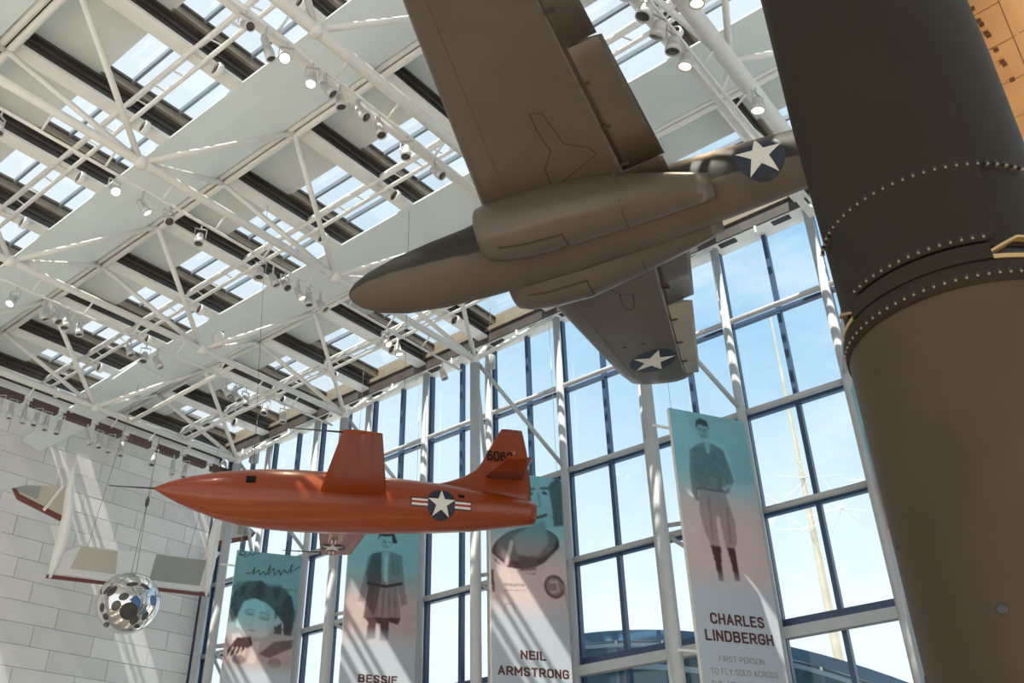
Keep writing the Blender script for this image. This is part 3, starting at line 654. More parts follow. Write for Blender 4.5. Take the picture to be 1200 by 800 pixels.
for a0, a1 in ((-62, -45), (29, 52)):
    b = wrap(a0, a1, lambda a: 3.185, lambda a: 3.215, MR-.05, MR+.012, 8); b.build('strap', M['brass'], ms)
    zs = (lambda a, s_=a0: 3.235+.10*min(1, abs(math.degrees(a)-(29 if s_ > 0 else -45))/14))
    b = wrap(a0, a1, zs, lambda a: zs(a)+.018, MR-.05, MR+.008, 10); b.build('strap', M['brass'], ms)
b = MB(); b2 = MB()
for rz, a0, a1, st in ((3.93, -66, 66, 4.9), (3.365, -38, 30, 4.7), (3.10, -72, 72, 4.6)):
    a = a0
    while a <= a1:
        t = math.radians(a); d = Vector((math.sin(t), -math.cos(t), 0)); ex = .012
        b.lathe(Vector(cyl(t, MR-.01, rz)), d, [(0, .014), (.010+ex, .014), (.012+ex, .001)], 8)
        b2.lathe(Vector(cyl(t, MR-.01, rz-.019)), d, [(0, .009), (.014+ex, .009), (.020+ex, .004)], 7); a += st
b.build('bolt_pockets', M['dark'], ms)['kind'] = 'stuff'; b2.build('bolt_lit_rims', M['rim_lit'], ms)['kind'] = 'stuff'  # dark discs paint the pocket shade, tan beads their lit lower rims
b = MB()
for a, z_ in ((-62, 1.75), (-70, 1.0), (-10, 1.2), (20, 2.0)):
    t = math.radians(a); b.lathe(cyl(t, MR-.01, z_), (math.sin(t), -math.cos(t), 0), [(0, .03), (.014, .03), (.018, .02)], 10)
b.build('plug', M['lamp_dark'], ms)['kind'] = 'stuff'

# ------------------------------------------------------------------ warm lit wing in the upper right corner
ow = thing('aircraft_wing', 'underside of an aircraft wing lit warm orange in the upper right corner behind the missile', 'aircraft', (0, 8.2, 7.2))
b = MB(); b.loft([[(x, y, z) for x, y, z in foil(.34+.02*i, -1.5, y, 0, .12, n=11)] for i, y in enumerate((-1.1, -.6, 0, .6, 1.2, 3.0))]); wo_ = b.build('wing', M['wing_tan'], ow)
bo = bvh_of(wo_)
for yy in (-.75, -.22, .36, .95):
    decal('rib_seam', ribbon([(-1.4, yy), (-.5, yy+.01), (.33, yy+.02)], .010), (0, 0, 0), (1, 0, 0), (0, 1, 0), up_z, bo, .003, M['wing_seam'], wo_, .15)
decal('spar_seam', ribbon([(.14, -1.1), (.15, 2.9)], .008), (0, 0, 0), (1, 0, 0), (0, 1, 0), up_z, bo, .003, M['wing_seam'], wo_, .15)
for k, yy in enumerate((-.85, -.66, -.60, -.46, -.42, -.18, .02, .07, .34)):
    b = MB(); b.box((-.10+.03*k*.3, yy-.006, -.16), (-.055+.03*k*.3, yy+.006, -.10)); b.build('hinge_bracket', M['wing_seam'], ow)
b = MB(); b.loft([ell(1.9+.0*s, -.6, -.05, .9, .5, n=20) for s in (0,)] + [ell(2.2, -.6, -.05, .9, .5, n=20)]); 
for cx0 in (-.9, .1):
    b = MB(); b.tube((cx0, .5, .05), (cx0, .5, 8.0), .005, 6); b.build('suspension_cable', M['lamp_dark'], ow)
lt = bpy.data.lights.new('warm_lamp', 'SPOT'); lt.energy = 330; lt.color = (1, .52, .17); lt.spot_size = 1.0; lt.shadow_soft_size = .08
lo = bpy.data.objects.new('warm_lamp', lt); COL.objects.link(lo)
l2 = bpy.data.lights.new('warm_uplight', 'SPOT'); l2.energy = 260; l2.color = (1, .68, .36); l2.spot_size = 1.2; l2.spot_blend = .8; l2.shadow_soft_size = .15
lo2 = bpy.data.objects.new('warm_uplight', l2); COL.objects.link(lo2); lo2.location = (1.9, 3.6, -1.3); lo2.rotation_euler = (Vector((1.9, 3.6, -1.3))-Vector((-.5, 5.5, 1.6))).to_track_quat('Z', 'Y').to_euler()
lo.location = (2.6, 9.0, 3.8); lo.rotation_euler = (Vector((2.6, 9.0, 3.8))-Vector((0.1, 8.4, 7.2))).to_track_quat('Z', 'Y').to_euler()

# ------------------------------------------------------------------ white twin-boom spacecraft by the marble wall
SO = Vector((-27.0, 12.639, 8.422)); SU = Vector((.0073, .9944, .1056)); SV = Vector((.1935, -.105, .9755)); SN = SU.cross(SV).normalized()
sp = thing('spaceplane', 'white twin boomed spacecraft with red trailing edges hanging before the marble wall', 'spacecraft', SO)
sp.matrix_world = Matrix(((SU.x, SV.x, SN.x, SO.x), (SU.y, SV.y, SN.y, SO.y), (SU.z, SV.z, SN.z, SO.z), (0, 0, 0, 1)))
def slab(name, pts, th, m, parent, z=0.0):
    b = MB(); b.prism([(x, y, z) for x, y in pts], (0, 0, 1), th); return b.build(name, m, parent)
wg = slab('wing', [(.12, .12), (5.38, .12), (5.3, 1.32), (5.05, 1.12), (.85, 1.02), (.45, .82), (.14, .62)], .16, M['ss_white'], sp)
slab('wing_flap', [(.62, .32), (2.05, .32), (1.97, 1.0), (.80, 1.0)], .03, M['ss_tan'], wg, .09)
slab('wing_flap', [(3.22, .28), (5.05, .28), (5.15, 1.12), (3.30, 1.08)], .03, M['ss_grey'], wg, .09)
slab('trailing_edge', [(0, -.03), (5.5, -.03), (5.48, .08), (.02, .08)], .12, M['ss_red'], sp, .02)
for u0_, lab in ((.08, 0), (5.38, 1)):
    prof = [(-.02, .05), (.3, .10), (1.0, .16), (1.8, .15), (2.5, .12), (3.1, .07), (3.55, .015)]
    off_ = lambda v: (.13*math.sin(PI*min(1, v/2.6)) if lab == 0 else -.06*math.sin(PI*min(1, v/2.6)))
    b = MB(); b.loft([[(u0_+off_(v)+r*math.cos(2*PI*k/16), v, .04+1.5*r*math.sin(2*PI*k/16)) for k in range(16)] for v, r in prof]); b.build('tail_boom', M['ss_white'], sp)
    s_ = -1 if lab == 0 else 1
    tp = slab('stabiliser', [(u0_, 1.75), (u0_+s_*1.45, 2.18), (u0_+s_*1.58, 2.34), (u0_+s_*1.28, 2.48), (u0_, 2.68)], .07, M['ss_tan'], sp)
    slab('stabiliser_tip', [(u0_+s_*.85, 2.14), (u0_+s_*1.42, 2.26), (u0_+s_*1.55, 2.34), (u0_+s_*1.28, 2.46), (u0_+s_*.85, 2.52)], .02, M['ss_grey'], tp, .046)
    slab('stabiliser_edge', [(u0_, 1.62), (u0_+s_*1.40, 2.03), (u0_+s_*1.62, 2.32), (u0_+s_*1.52, 2.34), (u0_+s_*1.40, 2.20), (u0_, 1.78)], .09, M['ss_red'], tp)
    b = MB(); b.obox((u0_+s_*.62, 1.85, .06), (u0_+s_*.22, 2.66, .06), .09, .03); b.build('stripe', M['ss_white'], tp)
    slab('ventral_fin', [(u0_+s_*.02, 1.0), (u0_+s_*.34, 1.46), (u0_+s_*.02, 1.5)], .04, M['ss_white'], sp)
b = MB(); b.tube((1.0, .6, 0), (1.0, 6.0, 1.1), .006, 6); b.build('suspension_cable', M['lamp_dark'], sp)
b = MB(); b.tube((4.4, .6, 0), (4.4, 6.0, 1.1), .006, 6); b.build('suspension_cable', M['lamp_dark'], sp)

# ------------------------------------------------------------------ mirrored satellite on its wires
st = thing('satellite', 'mirrored sphere satellite with dark oval ports hanging on thin wires before the marble wall', 'satellite', (-25.46, 14.46, 7.75))
b = MB(); R_ = .88
rings = [[(R_*math.sin(t)*math.cos(2*PI*k/40), R_*math.sin(t)*math.sin(2*PI*k/40), R_*math.cos(t)) for k in range(40)] for t in [max(.001, PI*i/24) for i in range(24)]+[PI-.001]]
b.loft(rings); so = b.build('shell', M['chrome'], st); bs = bvh_of(so)
vd = Vector((25.46, -14.46, -7.75)).normalized()
sr = Vector((0, 0, 1)).cross(vd).normalized(); su = vd.cross(sr)
ports = [(-.62, .30, .05, .14, -.5), (-.48, .28, .08, .17, -.6), (.02, .52, .16, .055, .15), (.38, .48, .15, .05, -.45), (.20, .02, .13, .20, .25), (.66, .12, .08, .15, .3), (.52, -.32, .07, .13, -.4), (.24, -.45, .10, .14, -.5),
         (-.14, .16, .14, .10, .4), (-.66, -.18, .06, .13, .1), (-.30, -.10, .12, .15, -.5), (-.52, -.42, .07, .1, .6), (.36, -.62, .08, .06, 0), (-.46, -.64, .08, .08, 0)]
for i, (x, y, a_, b_, an) in enumerate(ports):
    pts = [(x+math.cos(an)*a_*math.cos(2*PI*k/16)-math.sin(an)*b_*math.sin(2*PI*k/16), y+math.sin(an)*a_*math.cos(2*PI*k/16)+math.cos(an)*b_*math.sin(2*PI*k/16)) for k in range(16)]
    decal('port', [pts], (0, 0, 0), sr, su, -vd, bs, .006, M['blueport'] if i in (4, 5) else M['lens_off'], so, .08)
decal('sensor_eye', [circ_pts(.24, 24, .06, -.22)], (0, 0, 0), sr, su, -vd, bs, .008, M['lamp_dark'], so, .08)
for dx in (-.05, .05):
    b = MB(); b.tube((dx, dx, .86), (0, 0, 3.1), .007, 6); b.tube((0, 0, 3.1), (0, 0, 5.4), .008, 6); b.build('suspension_wire', M['lamp_dark'], st)
b = MB(); b.lathe((0, 0, 2.95), (0, 0, 1), [(0, .02), (.1, .06), (.25, .06), (.35, .02)], 8); b.build('wire_shackle', M['lamp_dark'], st)

# ------------------------------------------------------------------ printed portrait banners
BW, BH, NU, NV = 2.1, 7.3, 96, 330
BA = math.radians(61.5); BD = Vector((math.cos(BA), math.sin(BA), 0)); BN = Vector((math.sin(BA), -math.cos(BA), 0))
UU, VV = np.meshgrid(np.linspace(0, 1, NU), np.linspace(0, BH, NV))
def s2l(c):
    c = np.asarray(c, float)/255.0; return np.where(c <= .04045, c/12.92, ((c+.055)/1.055)**2.4)
def inside(pts):
    """points (u, v): even-odd fill"""
    m = np.zeros(UU.shape, bool); n = len(pts)
    for i in range(n):
        (x0, y0), (x1, y1) = pts[i], pts[(i+1) % n]
        if y0 == y1: continue
        c = ((VV >= min(y0, y1)) & (VV < max(y0, y1))); xi = x0+(VV-y0)/(y1-y0)*(x1-x0); m ^= c & (UU < xi)
    return m.astype(float)
def oval(cu, cv, ru, rv, an=0.0):
    x = (UU-cu)*BW; y = VV-cv; c, s = math.cos(an), math.sin(an)
    return (((x*c+y*s)/(ru*BW))**2+((-x*s+y*c)/rv)**2 < 1).astype(float)
def stroke(pts, w):
    m = np.zeros(UU.shape)
    for (x0, y0), (x1, y1) in zip(pts[:-1], pts[1:]):
        ax, ay, bx, by = x0*BW, y0, x1*BW, y1; px, py = UU*BW, VV; l2 = (bx-ax)**2+(by-ay)**2+1e-9
        t = np.clip(((px-ax)*(bx-ax)+(py-ay)*(by-ay))/l2, 0, 1); m = np.maximum(m, (np.hypot(px-ax-t*(bx-ax), py-ay-t*(by-ay)) < w/2))
    return m.astype(float)
def blur(a, n=1):
    for _ in range(n):
        p = np.pad(a, 1, mode='edge'); a = (p[:-2, 1:-1]+p[2:, 1:-1]+p[1:-1, :-2]+p[1:-1, 2:]+2*a)/6
    return a
def fbm(sc, seed):
    r = np.random.default_rng(seed); out = np.zeros(UU.shape); amp = 1
    for o_ in range(4):
        nu, nv = max(2, int(sc*2**o_)+1), max(2, int(sc*3.5*2**o_)+1); g = r.random((nv, nu))
        x = UU*(nu-1)*.999; y = VV/BH*(nv-1)*.999; i, j = x.astype(int), y.astype(int); fx, fy = x-i, y-j
        out += amp*((g[j, i]*(1-fx)+g[j, i+1]*fx)*(1-fy)+(g[j+1, i]*(1-fx)+g[j+1, i+1]*fx)*fy); amp *= .5
    return out/1.875
class Print:
    """tone 0 = dark ink, 1 = paper; coloured teal at the top and rose below, fading to pale grey"""
    def __init__(s, bg): s.t = np.full(UU.shape, bg, float) if np.isscalar(bg) else bg.copy()
    def put(s, mask, tone, soft=1, a=1.0): k = blur(mask, soft)*a; s.t = s.t*(1-k)+tone*k; return s
    def colour(s, split, fade0, fade1):
        t = np.clip((s.t-.10)*1.15, 0, 1)[..., None]
        dk_t, lt_t = s2l((24, 40, 46)), s2l((132, 196, 206)); dk_r, lt_r = s2l((66, 30, 32)), s2l((214, 192, 188)); pale = s2l((180, 188, 196))
        w = np.clip((VV-split+.7)/1.4, 0, 1)[..., None]; w = w*w*(3-2*w)
        c = (dk_t*(1-t)+lt_t*t)*(1-w)+(dk_r*(1-t)+lt_r*t)*w
        f = np.clip((VV-fade0)/(fade1-fade0), 0, 1)[..., None]; return c*(1-f)+pale*f

def print_coat():                                   # woman in cap and long belted coat, boots
    p = Print(.80+.12*(fbm(5, 3)-.5)); f = fbm(9, 4)
    p.put(inside([(0, 1.9), (1, 1.75), (1, 3.6), (0, 3.7)]), .62, 6, .5)
    p.put(inside([(.34, 1.22), (.48, 1.12), (.60, 1.12), (.76, 1.2), (.80, 1.9), (.86, 2.6), (.78, 2.7), (.72, 2.1), (.78, 3.05), (.25, 3.10), (.30, 2.2), (.24, 2.75), (.17, 2.65), (.24, 1.9), (.28, 1.35)]), .42, 1)
    p.put(inside([(.33, 1.25), (.46, 1.14), (.48, 2.1), (.40, 3.05), (.27, 3.08), (.3, 2.2), (.27, 1.8)]), .16, 1, .85)
    p.put(inside([(.48, 1.15), (.58, 1.15), (.57, 2.1), (.5, 1.9)]), .72, 1)
    p.put(inside([(.52, 1.25), (.56, 1.25), (.55, 2.0), (.53, 2.0)]), .95, 1)
    p.put(stroke([(.30, 2.1), (.55, 2.15), (.77, 2.02)], .09), .10, 1)
    for u in (.36, .44, .52, .60, .68): p.put(stroke([(u, 2.2), (u+.01*(u-.5)*10, 3.0)], .03), .12, 1, .6)
    p.put(inside([(.27, 3.05), (.78, 3.0), (.74, 3.2), (.62, 3.14), (.62, 3.65), (.50, 3.68), (.50, 3.2), (.44, 3.2), (.44, 3.62), (.31, 3.68), (.33, 3.2)]), .12, 1)
    p.put(oval(.53, .86, .10, .24), .80, 1); p.put(oval(.50, .88, .04, .15), .6, 2, .6)
    p.put(inside([(.40, .82), (.42, .58), (.52, .48), (.63, .52), (.69, .84), (.62, .86), (.60, .66), (.44, .68)]), .08, 1)
    p.put(oval(.50, .84, .022, .02), .2, 1); p.put(oval(.58, .84, .022, .02), .2, 1); p.put(stroke([(.51, 1.0), (.57, 1.0)], .03), .3, 1)
    p.put(oval(.21, 2.72, .035, .10), .75, 1); p.put(oval(.83, 2.72, .035, .10), .75, 1)
    p.put(stroke([(.70, 1.35), (.72, 1.75), (.66, 1.8), (.64, 1.4)], .03), .2, 1, .6)
    p.t += .12*(f-.5); return p.colour(2.1, 3.3, 3.9)
def print_curls():                                  # person with dark curls holding a handset, signature above
    p = Print(.62+.1*(fbm(4, 5)-.5)); f = fbm(12, 6)
    p.put(inside([(0, 2.0), (.03, 1.35), (.2, .98), (.42, .92), (.55, 1.1), (.72, 1.05), (.9, 1.35), (.98, 1.9), (.95, 2.6), (.70, 2.7), (.66, 1.9), (.15, 2.1), (.05, 2.3)]), .16, 2)
    p.put(np.where(f > .54, 1.0, 0.0)*blur(inside([(0, 1.0), (1, 1.0), (1, 2.3), (0, 2.3)]), 4), .22, 1, .7)
    p.put(inside([(.13, 2.05), (.2, 1.62), (.35, 1.5), (.52, 1.62), (.66, 1.85), (.68, 2.3), (.60, 2.62), (.46, 2.78), (.30, 2.70), (.2, 2.5), (.12, 2.4)]), .93, 2)
    p.put(inside([(.50, 1.62), (.66, 1.85), (.68, 2.3), (.58, 2.6), (.56, 2.1)]), .74, 3, .7)
    p.put(oval(.30, 1.98, .09, .07, .2), .62, 3, .8); p.put(oval(.52, 2.08, .09, .07, .2), .6, 3, .8)
    p.put(stroke([(.23, 1.90), (.30, 1.85), (.37, 1.88)], .03), .34, 1, .8); p.put(stroke([(.45, 1.94), (.53, 1.94), (.60, 2.02)], .03), .34, 1, .8)
    p.put(stroke([(.26, 2.01), (.31, 2.03), (.36, 2.02)], .025), .2, 1, .9); p.put(stroke([(.46, 2.10), (.52, 2.13), (.58, 2.12)], .025), .2, 1, .9)
    p.put(stroke([(.37, 2.05), (.35, 2.24), (.31, 2.31), (.37, 2.34)], .025), .62, 2, .8); p.put(oval(.36, 2.50, .055, .03, .12), .42, 2, .8); p.put(oval(.38, 2.72, .12, .06), .66, 3, .7)
    p.put(oval(.72, 2.2, .05, .14), .8, 1); p.put(oval(.80, 2.45, .10, .22), .15, 2)
    p.put(stroke([(.70, 2.0), (.80, 2.2), (.82, 2.6), (.66, 2.75)], .035), .9, 1)
    p.put(inside([(.0, 2.75), (.45, 2.75), (.72, 2.55), (1, 2.6), (1, 3.7), (0, 3.7)]), .64, 2)
    p.put(inside([(.08, 2.65), (.20, 2.6), (.26, 2.9), (.12, 3.0)]), .92, 2); p.put(inside([(.16, 2.75), (.36, 2.7), (.40, 2.95), (.22, 3.2), (.05, 3.35), (.04, 3.15)]), .10, 1)
    for k in range(4): p.put(stroke([(.12+.06*k, 3.05), (.05+.07*k, 3.45)], .05), .9, 1, .8)
    p.put(inside([(.50, 3.2), (.70, 2.8), (.98, 2.7), (.98, 2.95), (.66, 3.3)]), .14, 2, .8); p.put(inside([(.40, 2.85), (.5, 2.8), (.46, 3.5), (.34, 3.5)]), .85, 2)
    p.put(oval(.74, 3.45, .10, .16), .25, 2, .6); p.put(oval(.22, 3.4, .10, .14), .12, 2, .6)
    for q in ([(.04, .18), (.06, .02), (.13, .03), (.12, .13), (.05, .15), (.15, .20)], [(.16, .16), (.20, .06), (.23, .14), (.28, .05), (.34, .05)],
              [(.18, .74), (.26, .70), (.30, .50), (.28, .76), (.36, .58), (.38, .74), (.44, .62), (.47, .74), (.53, .36), (.51, .70), (.58, .48), (.60, .70), (.67, .52), (.69, .68), (.75, .5), (.80, .62), (.86, .3), (.84, .58), (.98, .34)]):
        p.put(stroke(q, .03), .0, 0, .9)
    p.t += .10*(f-.5); return p.colour(2.45, 3.45, 3.8)
def print_suit():                                   # head above the neck ring of a white space suit
    p = Print(.80+.1*(fbm(4, 8)-.5)); f = fbm(9, 9)
    p.put(inside([(.40, -.1), (.95, -.1), (.93, .6), (.80, 1.15), (.62, 1.5), (.45, 1.3), (.38, .7)]), .82, 2)
    p.put(inside([(.36, -.1), (.50, -.1), (.46, .5), (.44, 1.2), (.40, 1.1)]), .22, 2, .8); p.put(inside([(.80, .25), (.95, -.1), (1, .1), (1, 1.3), (.86, 1.4), (.84, .8)]), .15, 2, .85)
    p.put(stroke([(.48, .42), (.60, .38)], .07), .2, 1); p.put(stroke([(.70, .34), (.80, .30)], .07), .2, 1); p.put(oval(.55, .52, .04, .05), .15, 1); p.put(oval(.75, .46, .04, .05), .15, 1)
    p.put(stroke([(.66, .5), (.68, .84), (.62, .88)], .05), .5, 1); p.put(stroke([(.52, 1.13), (.64, 1.17), (.76, 1.06)], .08), .16, 1); p.put(stroke([(.56, 1.3), (.70, 1.28)], .03), .5, 2)
    p.put(inside([(0, 2.0), (.1, 1.75), (1, 1.3), (1, 3.9), (0, 3.9)]), .90, 3)
    p.put(oval(.47, 2.02, .47, .52, -.30), .14, 1); p.put(oval(.47, 1.94, .42, .42, -.30), .30, 2); p.put(inside([(.30, 1.75), (.72, 1.2), (.78, 1.8), (.58, 2.3), (.34, 2.2)]), .52, 3)
    p.put(inside([(.36, 2.25), (.62, 2.2), (.58, 2.7), (.38, 2.68)]), .2, 2, .8); p.put(stroke([(.28, 1.9), (.2, 2.5)], .10), .86, 2)
    p.put(stroke([(.02, 2.3), (.28, 2.72), (.62, 2.6), (.95, 1.9)], .07), .84, 1)
    p.put(oval(.83, 2.95, .14, .30), .18, 1); p.put(oval(.83, 2.95, .11, .23), .40, 1); p.put(stroke([(.77, 2.85), (.86, 2.8), (.88, 3.05), (.78, 3.1)], .05), .75, 1)
    p.put(stroke([(.18, 3.02), (.30, 3.01), (.42, 2.99)], .07), .45, 0, .7); p.put(stroke([(.16, 3.17), (.44, 3.12)], .03), .45, 0, .6)
    p.put(stroke([(.02, 2.7), (.03, 3.2)], .07), .2, 1); p.put(stroke([(.16, 3.75), (.18, 3.5), (.28, 3.48), (.30, 3.7)], .04), .5, 1); p.put(stroke([(.95, 2.9), (1, 3.5)], .05), .5, 2)
    p.t += .10*(f-.5); return p.colour(1.9, 3.3, 3.9)
def print_boots():                                  # man in a short jacket, breeches and high socks
    p = Print(.86+.08*(fbm(4, 11)-.5)); f = fbm(9, 12)
    p.put(inside([(.2, .0), (1, .0), (1, 1.6), (.75, 1.7), (.7, .7), (.3, .6)]), .66, 8, .6)
    p.put(inside([(.30, .84), (.40, .74), (.52, .74), (.64, .86), (.70, 1.3), (.73, 1.62), (.60, 1.98), (.56, 1.9), (.60, 1.5), (.58, 1.95), (.24, 1.95), (.26, 1.5), (.23, 2.1), (.24, 2.25), (.17, 2.2), (.16, 1.6), (.20, 1.0)]), .40, 1)
    p.put(np.where(f > .5, 1.0, 0)*inside([(.22, .9), (.66, .9), (.66, 1.95), (.22, 1.95)]), .26, 1, .5)
    p.put(inside([(.40, .70), (.48, .74), (.46, 1.0), (.42, 1.0)]), .80, 1, .8); p.put(stroke([(.24, 1.93), (.58, 1.92)], .07), .22, 1)
    p.put(inside([(.25, 1.95), (.58, 1.93), (.66, 2.6), (.64, 3.1), (.58, 3.28), (.49, 3.22), (.46, 2.5), (.42, 2.6), (.42, 3.24), (.31, 3.26), (.25, 2.9), (.22, 2.5)]), .50, 1); p.put(stroke([(.36, 2.1), (.34, 3.1)], .05), .3, 2, .7); p.put(stroke([(.58, 2.3), (.56, 3.1)], .06), .3, 2, .7)
    p.put(inside([(.30, 3.24), (.43, 3.22), (.41, 3.6), (.405, 4.0), (.345, 4.0), (.33, 3.6)]), .08, 1); p.put(inside([(.50, 3.22), (.60, 3.24), (.605, 3.6), (.60, 3.95), (.545, 3.95), (.53, 3.6)]), .08, 1)
    p.put(oval(.405, .44, .075, .23), .62, 1); p.put(inside([(.32, .42), (.33, .2), (.40, .12), (.48, .17), (.50, .40), (.47, .32), (.36, .30)]), .14, 1)
    p.put(oval(.375, .42, .02, .02), .12, 1); p.put(oval(.44, .42, .02, .02), .12, 1); p.put(stroke([(.41, .44), (.41, .52)], .02), .3, 1); p.put(stroke([(.38, .58), (.43, .58)], .025), .25, 1)
    p.put(stroke([(.66, 1.75), (.58, 1.85)], .08), .7, 1)
    p.t += .08*(f-.5); return p.colour(2.0, 3.75, 4.3)
def print_plain():
    p = Print(.8+.1*(fbm(4, 15)-.5)); p.put(inside([(.1, 1.2), (.6, .8), (.95, 1.3), (.9, 3.4), (.1, 3.4)]), .3, 3, .7); p.put(oval(.5, .6, .12, .28), .7, 2); return p.colour(2.0, 3.4, 4.0)

pmat = bpy.data.materials.new('banner_print'); pmat.use_nodes = True
an_ = pmat.node_tree.nodes.new('ShaderNodeVertexColor'); an_.layer_name = 'ink'
pmat.node_tree.links.new(an_.outputs[0], pmat.node_tree.nodes['Principled BSDF'].inputs['Base Color']); pmat.node_tree.nodes['Principled BSDF'].inputs['Roughness'].default_value = .55
def banner(x0, y0, z0, ang, img, lab, lines, flip=False):
    t = thing('portrait_banner', lab, 'banner', (x0, y0, z0), 'portrait banners along the glass wall'); t.rotation_euler = (0, 0, ang)
    # local frame: x along the banner, -y its printed face, z up
    b = MB(); b.box((0, .003, -BH), (BW, .10, 0)); b.build('panel', M['white'], t)
    me = bpy.data.meshes.new('printed_face'); vs = np.stack([UU*BW, np.zeros_like(UU)-.001, -VV], -1).reshape(-1, 3)
    idx = np.arange(NU*NV).reshape(NV, NU); q = np.stack([idx[:-1, :-1], idx[1:, :-1], idx[1:, 1:], idx[:-1, 1:]], -1).reshape(-1, 4)
    me.from_pydata(vs.tolist(), [], q.tolist()); at = me.color_attributes.new('ink', 'FLOAT_COLOR', 'POINT')
    at.data.foreach_set('color', np.concatenate([np.clip(img, 0, 1), np.ones((*UU.shape, 1))], -1).astype(np.float32).ravel()); me.materials.append(pmat)
    o = bpy.data.objects.new('printed_face', me); COL.objects.link(o); o.parent = t
    for s_, u0_, u1_, v0_, v1_, m_, bo_ in lines:
        letters(s_, M[m_], t, u0_*BW, u1_*BW, -v0_, -v1_, lambda x, z, k: Vector((x, -.004-k, z)), th=.22 if bo_ > .01 else .14)
    for u_ in (.1, 2.0):
        b = MB(); b.tube((u_, .06, -.01), (u_, .06, 14.9-z0), .006, 6); b.build('hanging_wire', M['metal'], t)
    b = MB(); b.obox((0, .06, -.5), (-.46, .06, -.5), .05, .05); b.obox((0, .06, -5.5), (-.46, .06, -5.5), .05, .05); b.build('wall_arm', M['white'], t)
    return t
R3, B3 = 'letter_grey', 'letter_red'
banner(-24.8, 17.5, 9.95, BA, print_curls(), 'leftmost portrait banner, curly haired person holding a handset under handwriting', [])
banner(-19.5, 17.5, 9.95, BA, print_coat(), 'portrait banner of a woman in a cap and long belted coat, under the orange aircraft',
       [('BESSIE', .24, .76, 4.58, 4.80, B3, .03), ('COLEMAN', .12, .88, 4.96, 5.18, B3, .03)])
banner(-14.25, 17.5, 9.75, BA, print_suit(), 'portrait banner of an astronaut in a white suit behind the orange tail',
       [('NEIL', .355, .675, 4.57, 4.79, B3, .03), ('ARMSTRONG', .07, .96, 4.96, 5.18, B3, .03), ('FIRST PERSON', .22, .78, 5.55, 5.68, R3, .005)])
banner(-8.85, 17.5, 9.75, BA, print_boots(), 'portrait banner of a standing man in short jacket and high socks',
       [('CHARLES', .175, .82, 4.69, 4.93, B3, .03), ('LINDBERGH', .09, .90, 5.04, 5.28, B3, .03), ('FIRST PERSON', .215, .745, 5.56, 5.68, R3, .005), ('TO FLY SOLO ACROSS', .10, .89, 5.81, 5.93, R3, .005), ('THE ATLANTIC', .09, .62, 6.06, 6.18, R3, .005)])
banner(-5.25, 19.45, 9.75, math.radians(-63), print_plain(), 'teal portrait banner of which only a thin sliver shows left of the dark missile', [])

# ------------------------------------------------------------------ spotlights and speakers
ORD = ['first', 'second', 'third', 'fourth', 'fifth', 'sixth', 'seventh', 'eighth', 'ninth', 'tenth', 'eleventh', 'twelfth', 'thirteenth', 'fourteenth', 'fifteenth', 'sixteenth']
_lm = {}
def lamp_parts(kind):
    """meshes of one spotlight, its can along -z from the yoke at the origin"""
    if kind in _lm: return _lm[kind]
    L_, r_ = {'can': (.34, .10), 'long': (.52, .085), 'par': (.30, .135)}[kind]
    a = MB(); a.lathe((0, 0, .08), (0, 0, -1), [(0, r_*.45), (.03, r_*.75), (.10, r_*.8), (L_*.6, r_*.82), (L_*.62, r_), (L_, r_), (L_, r_*.86), (L_-.04, r_*.84)], 16, cap=False)
    a.lathe((0, 0, .09), (0, 0, -1), [(0, .01), (.0, r_*.46)], 12)
    bo = a.build('lamp_can', M['lamp_body']); l = MB(); l.lathe((0, 0, .08-L_+.03), (0, 0, -1), [(0, r_*.85), (.012, r_*.6), (.018, .01)], 16); le_ = l.build('lens', M['lens_off'])
    y = MB(); y.obox((-r_-.02, 0, -.04), (-r_-.02, 0, .20), .012, .04, (0, 1, 0)); y.obox((r_+.02, 0, -.04), (r_+.02, 0, .20), .012, .04, (0, 1, 0)); y.obox((-r_-.03, 0, .20), (r_+.03, 0, .20), .04, .012); y.tube((0, 0, .2), (0, 0, .34), .018, 8); yo = y.build('yoke', M['lamp_body'])
    out = (bo.data, le_.data, yo.data)
    for o in (bo, le_, yo): bpy.data.objects.remove(o)
    _lm[kind] = out; return out
def spot(loc, tilt, az, kind, lens, label, group):
    t = thing('spotlight', label, 'spotlight', loc, group)
    ca_, le_, yo = lamp_parts(kind); t.rotation_euler = (0, 0, az)
    c = piece('lamp_can', ca_, (0, 0, 0), t, (tilt, 0, 0))
    le2 = le_
    if lens != 'off':
        key = (kind, lens)
        if key not in _lm: le2 = le_.copy(); le2.materials.clear(); le2.materials.append(M['lens_'+lens]); _lm[key] = le2
        le2 = _lm[key]
    piece('lens', le2, (0, 0, 0), c); piece('yoke', yo, (0, 0, 0), t)
    return t
def shine(t, power, col, ang):
    l_ = bpy.data.lights.new('lamp_light', 'SPOT'); l_.energy = power; l_.color = col; l_.spot_size = ang; l_.spot_blend = .5; l_.shadow_soft_size = .1
    o = bpy.data.objects.new('lamp_light', l_); COL.objects.link(o); o.parent = t; o.location = (0, 0, -.45)
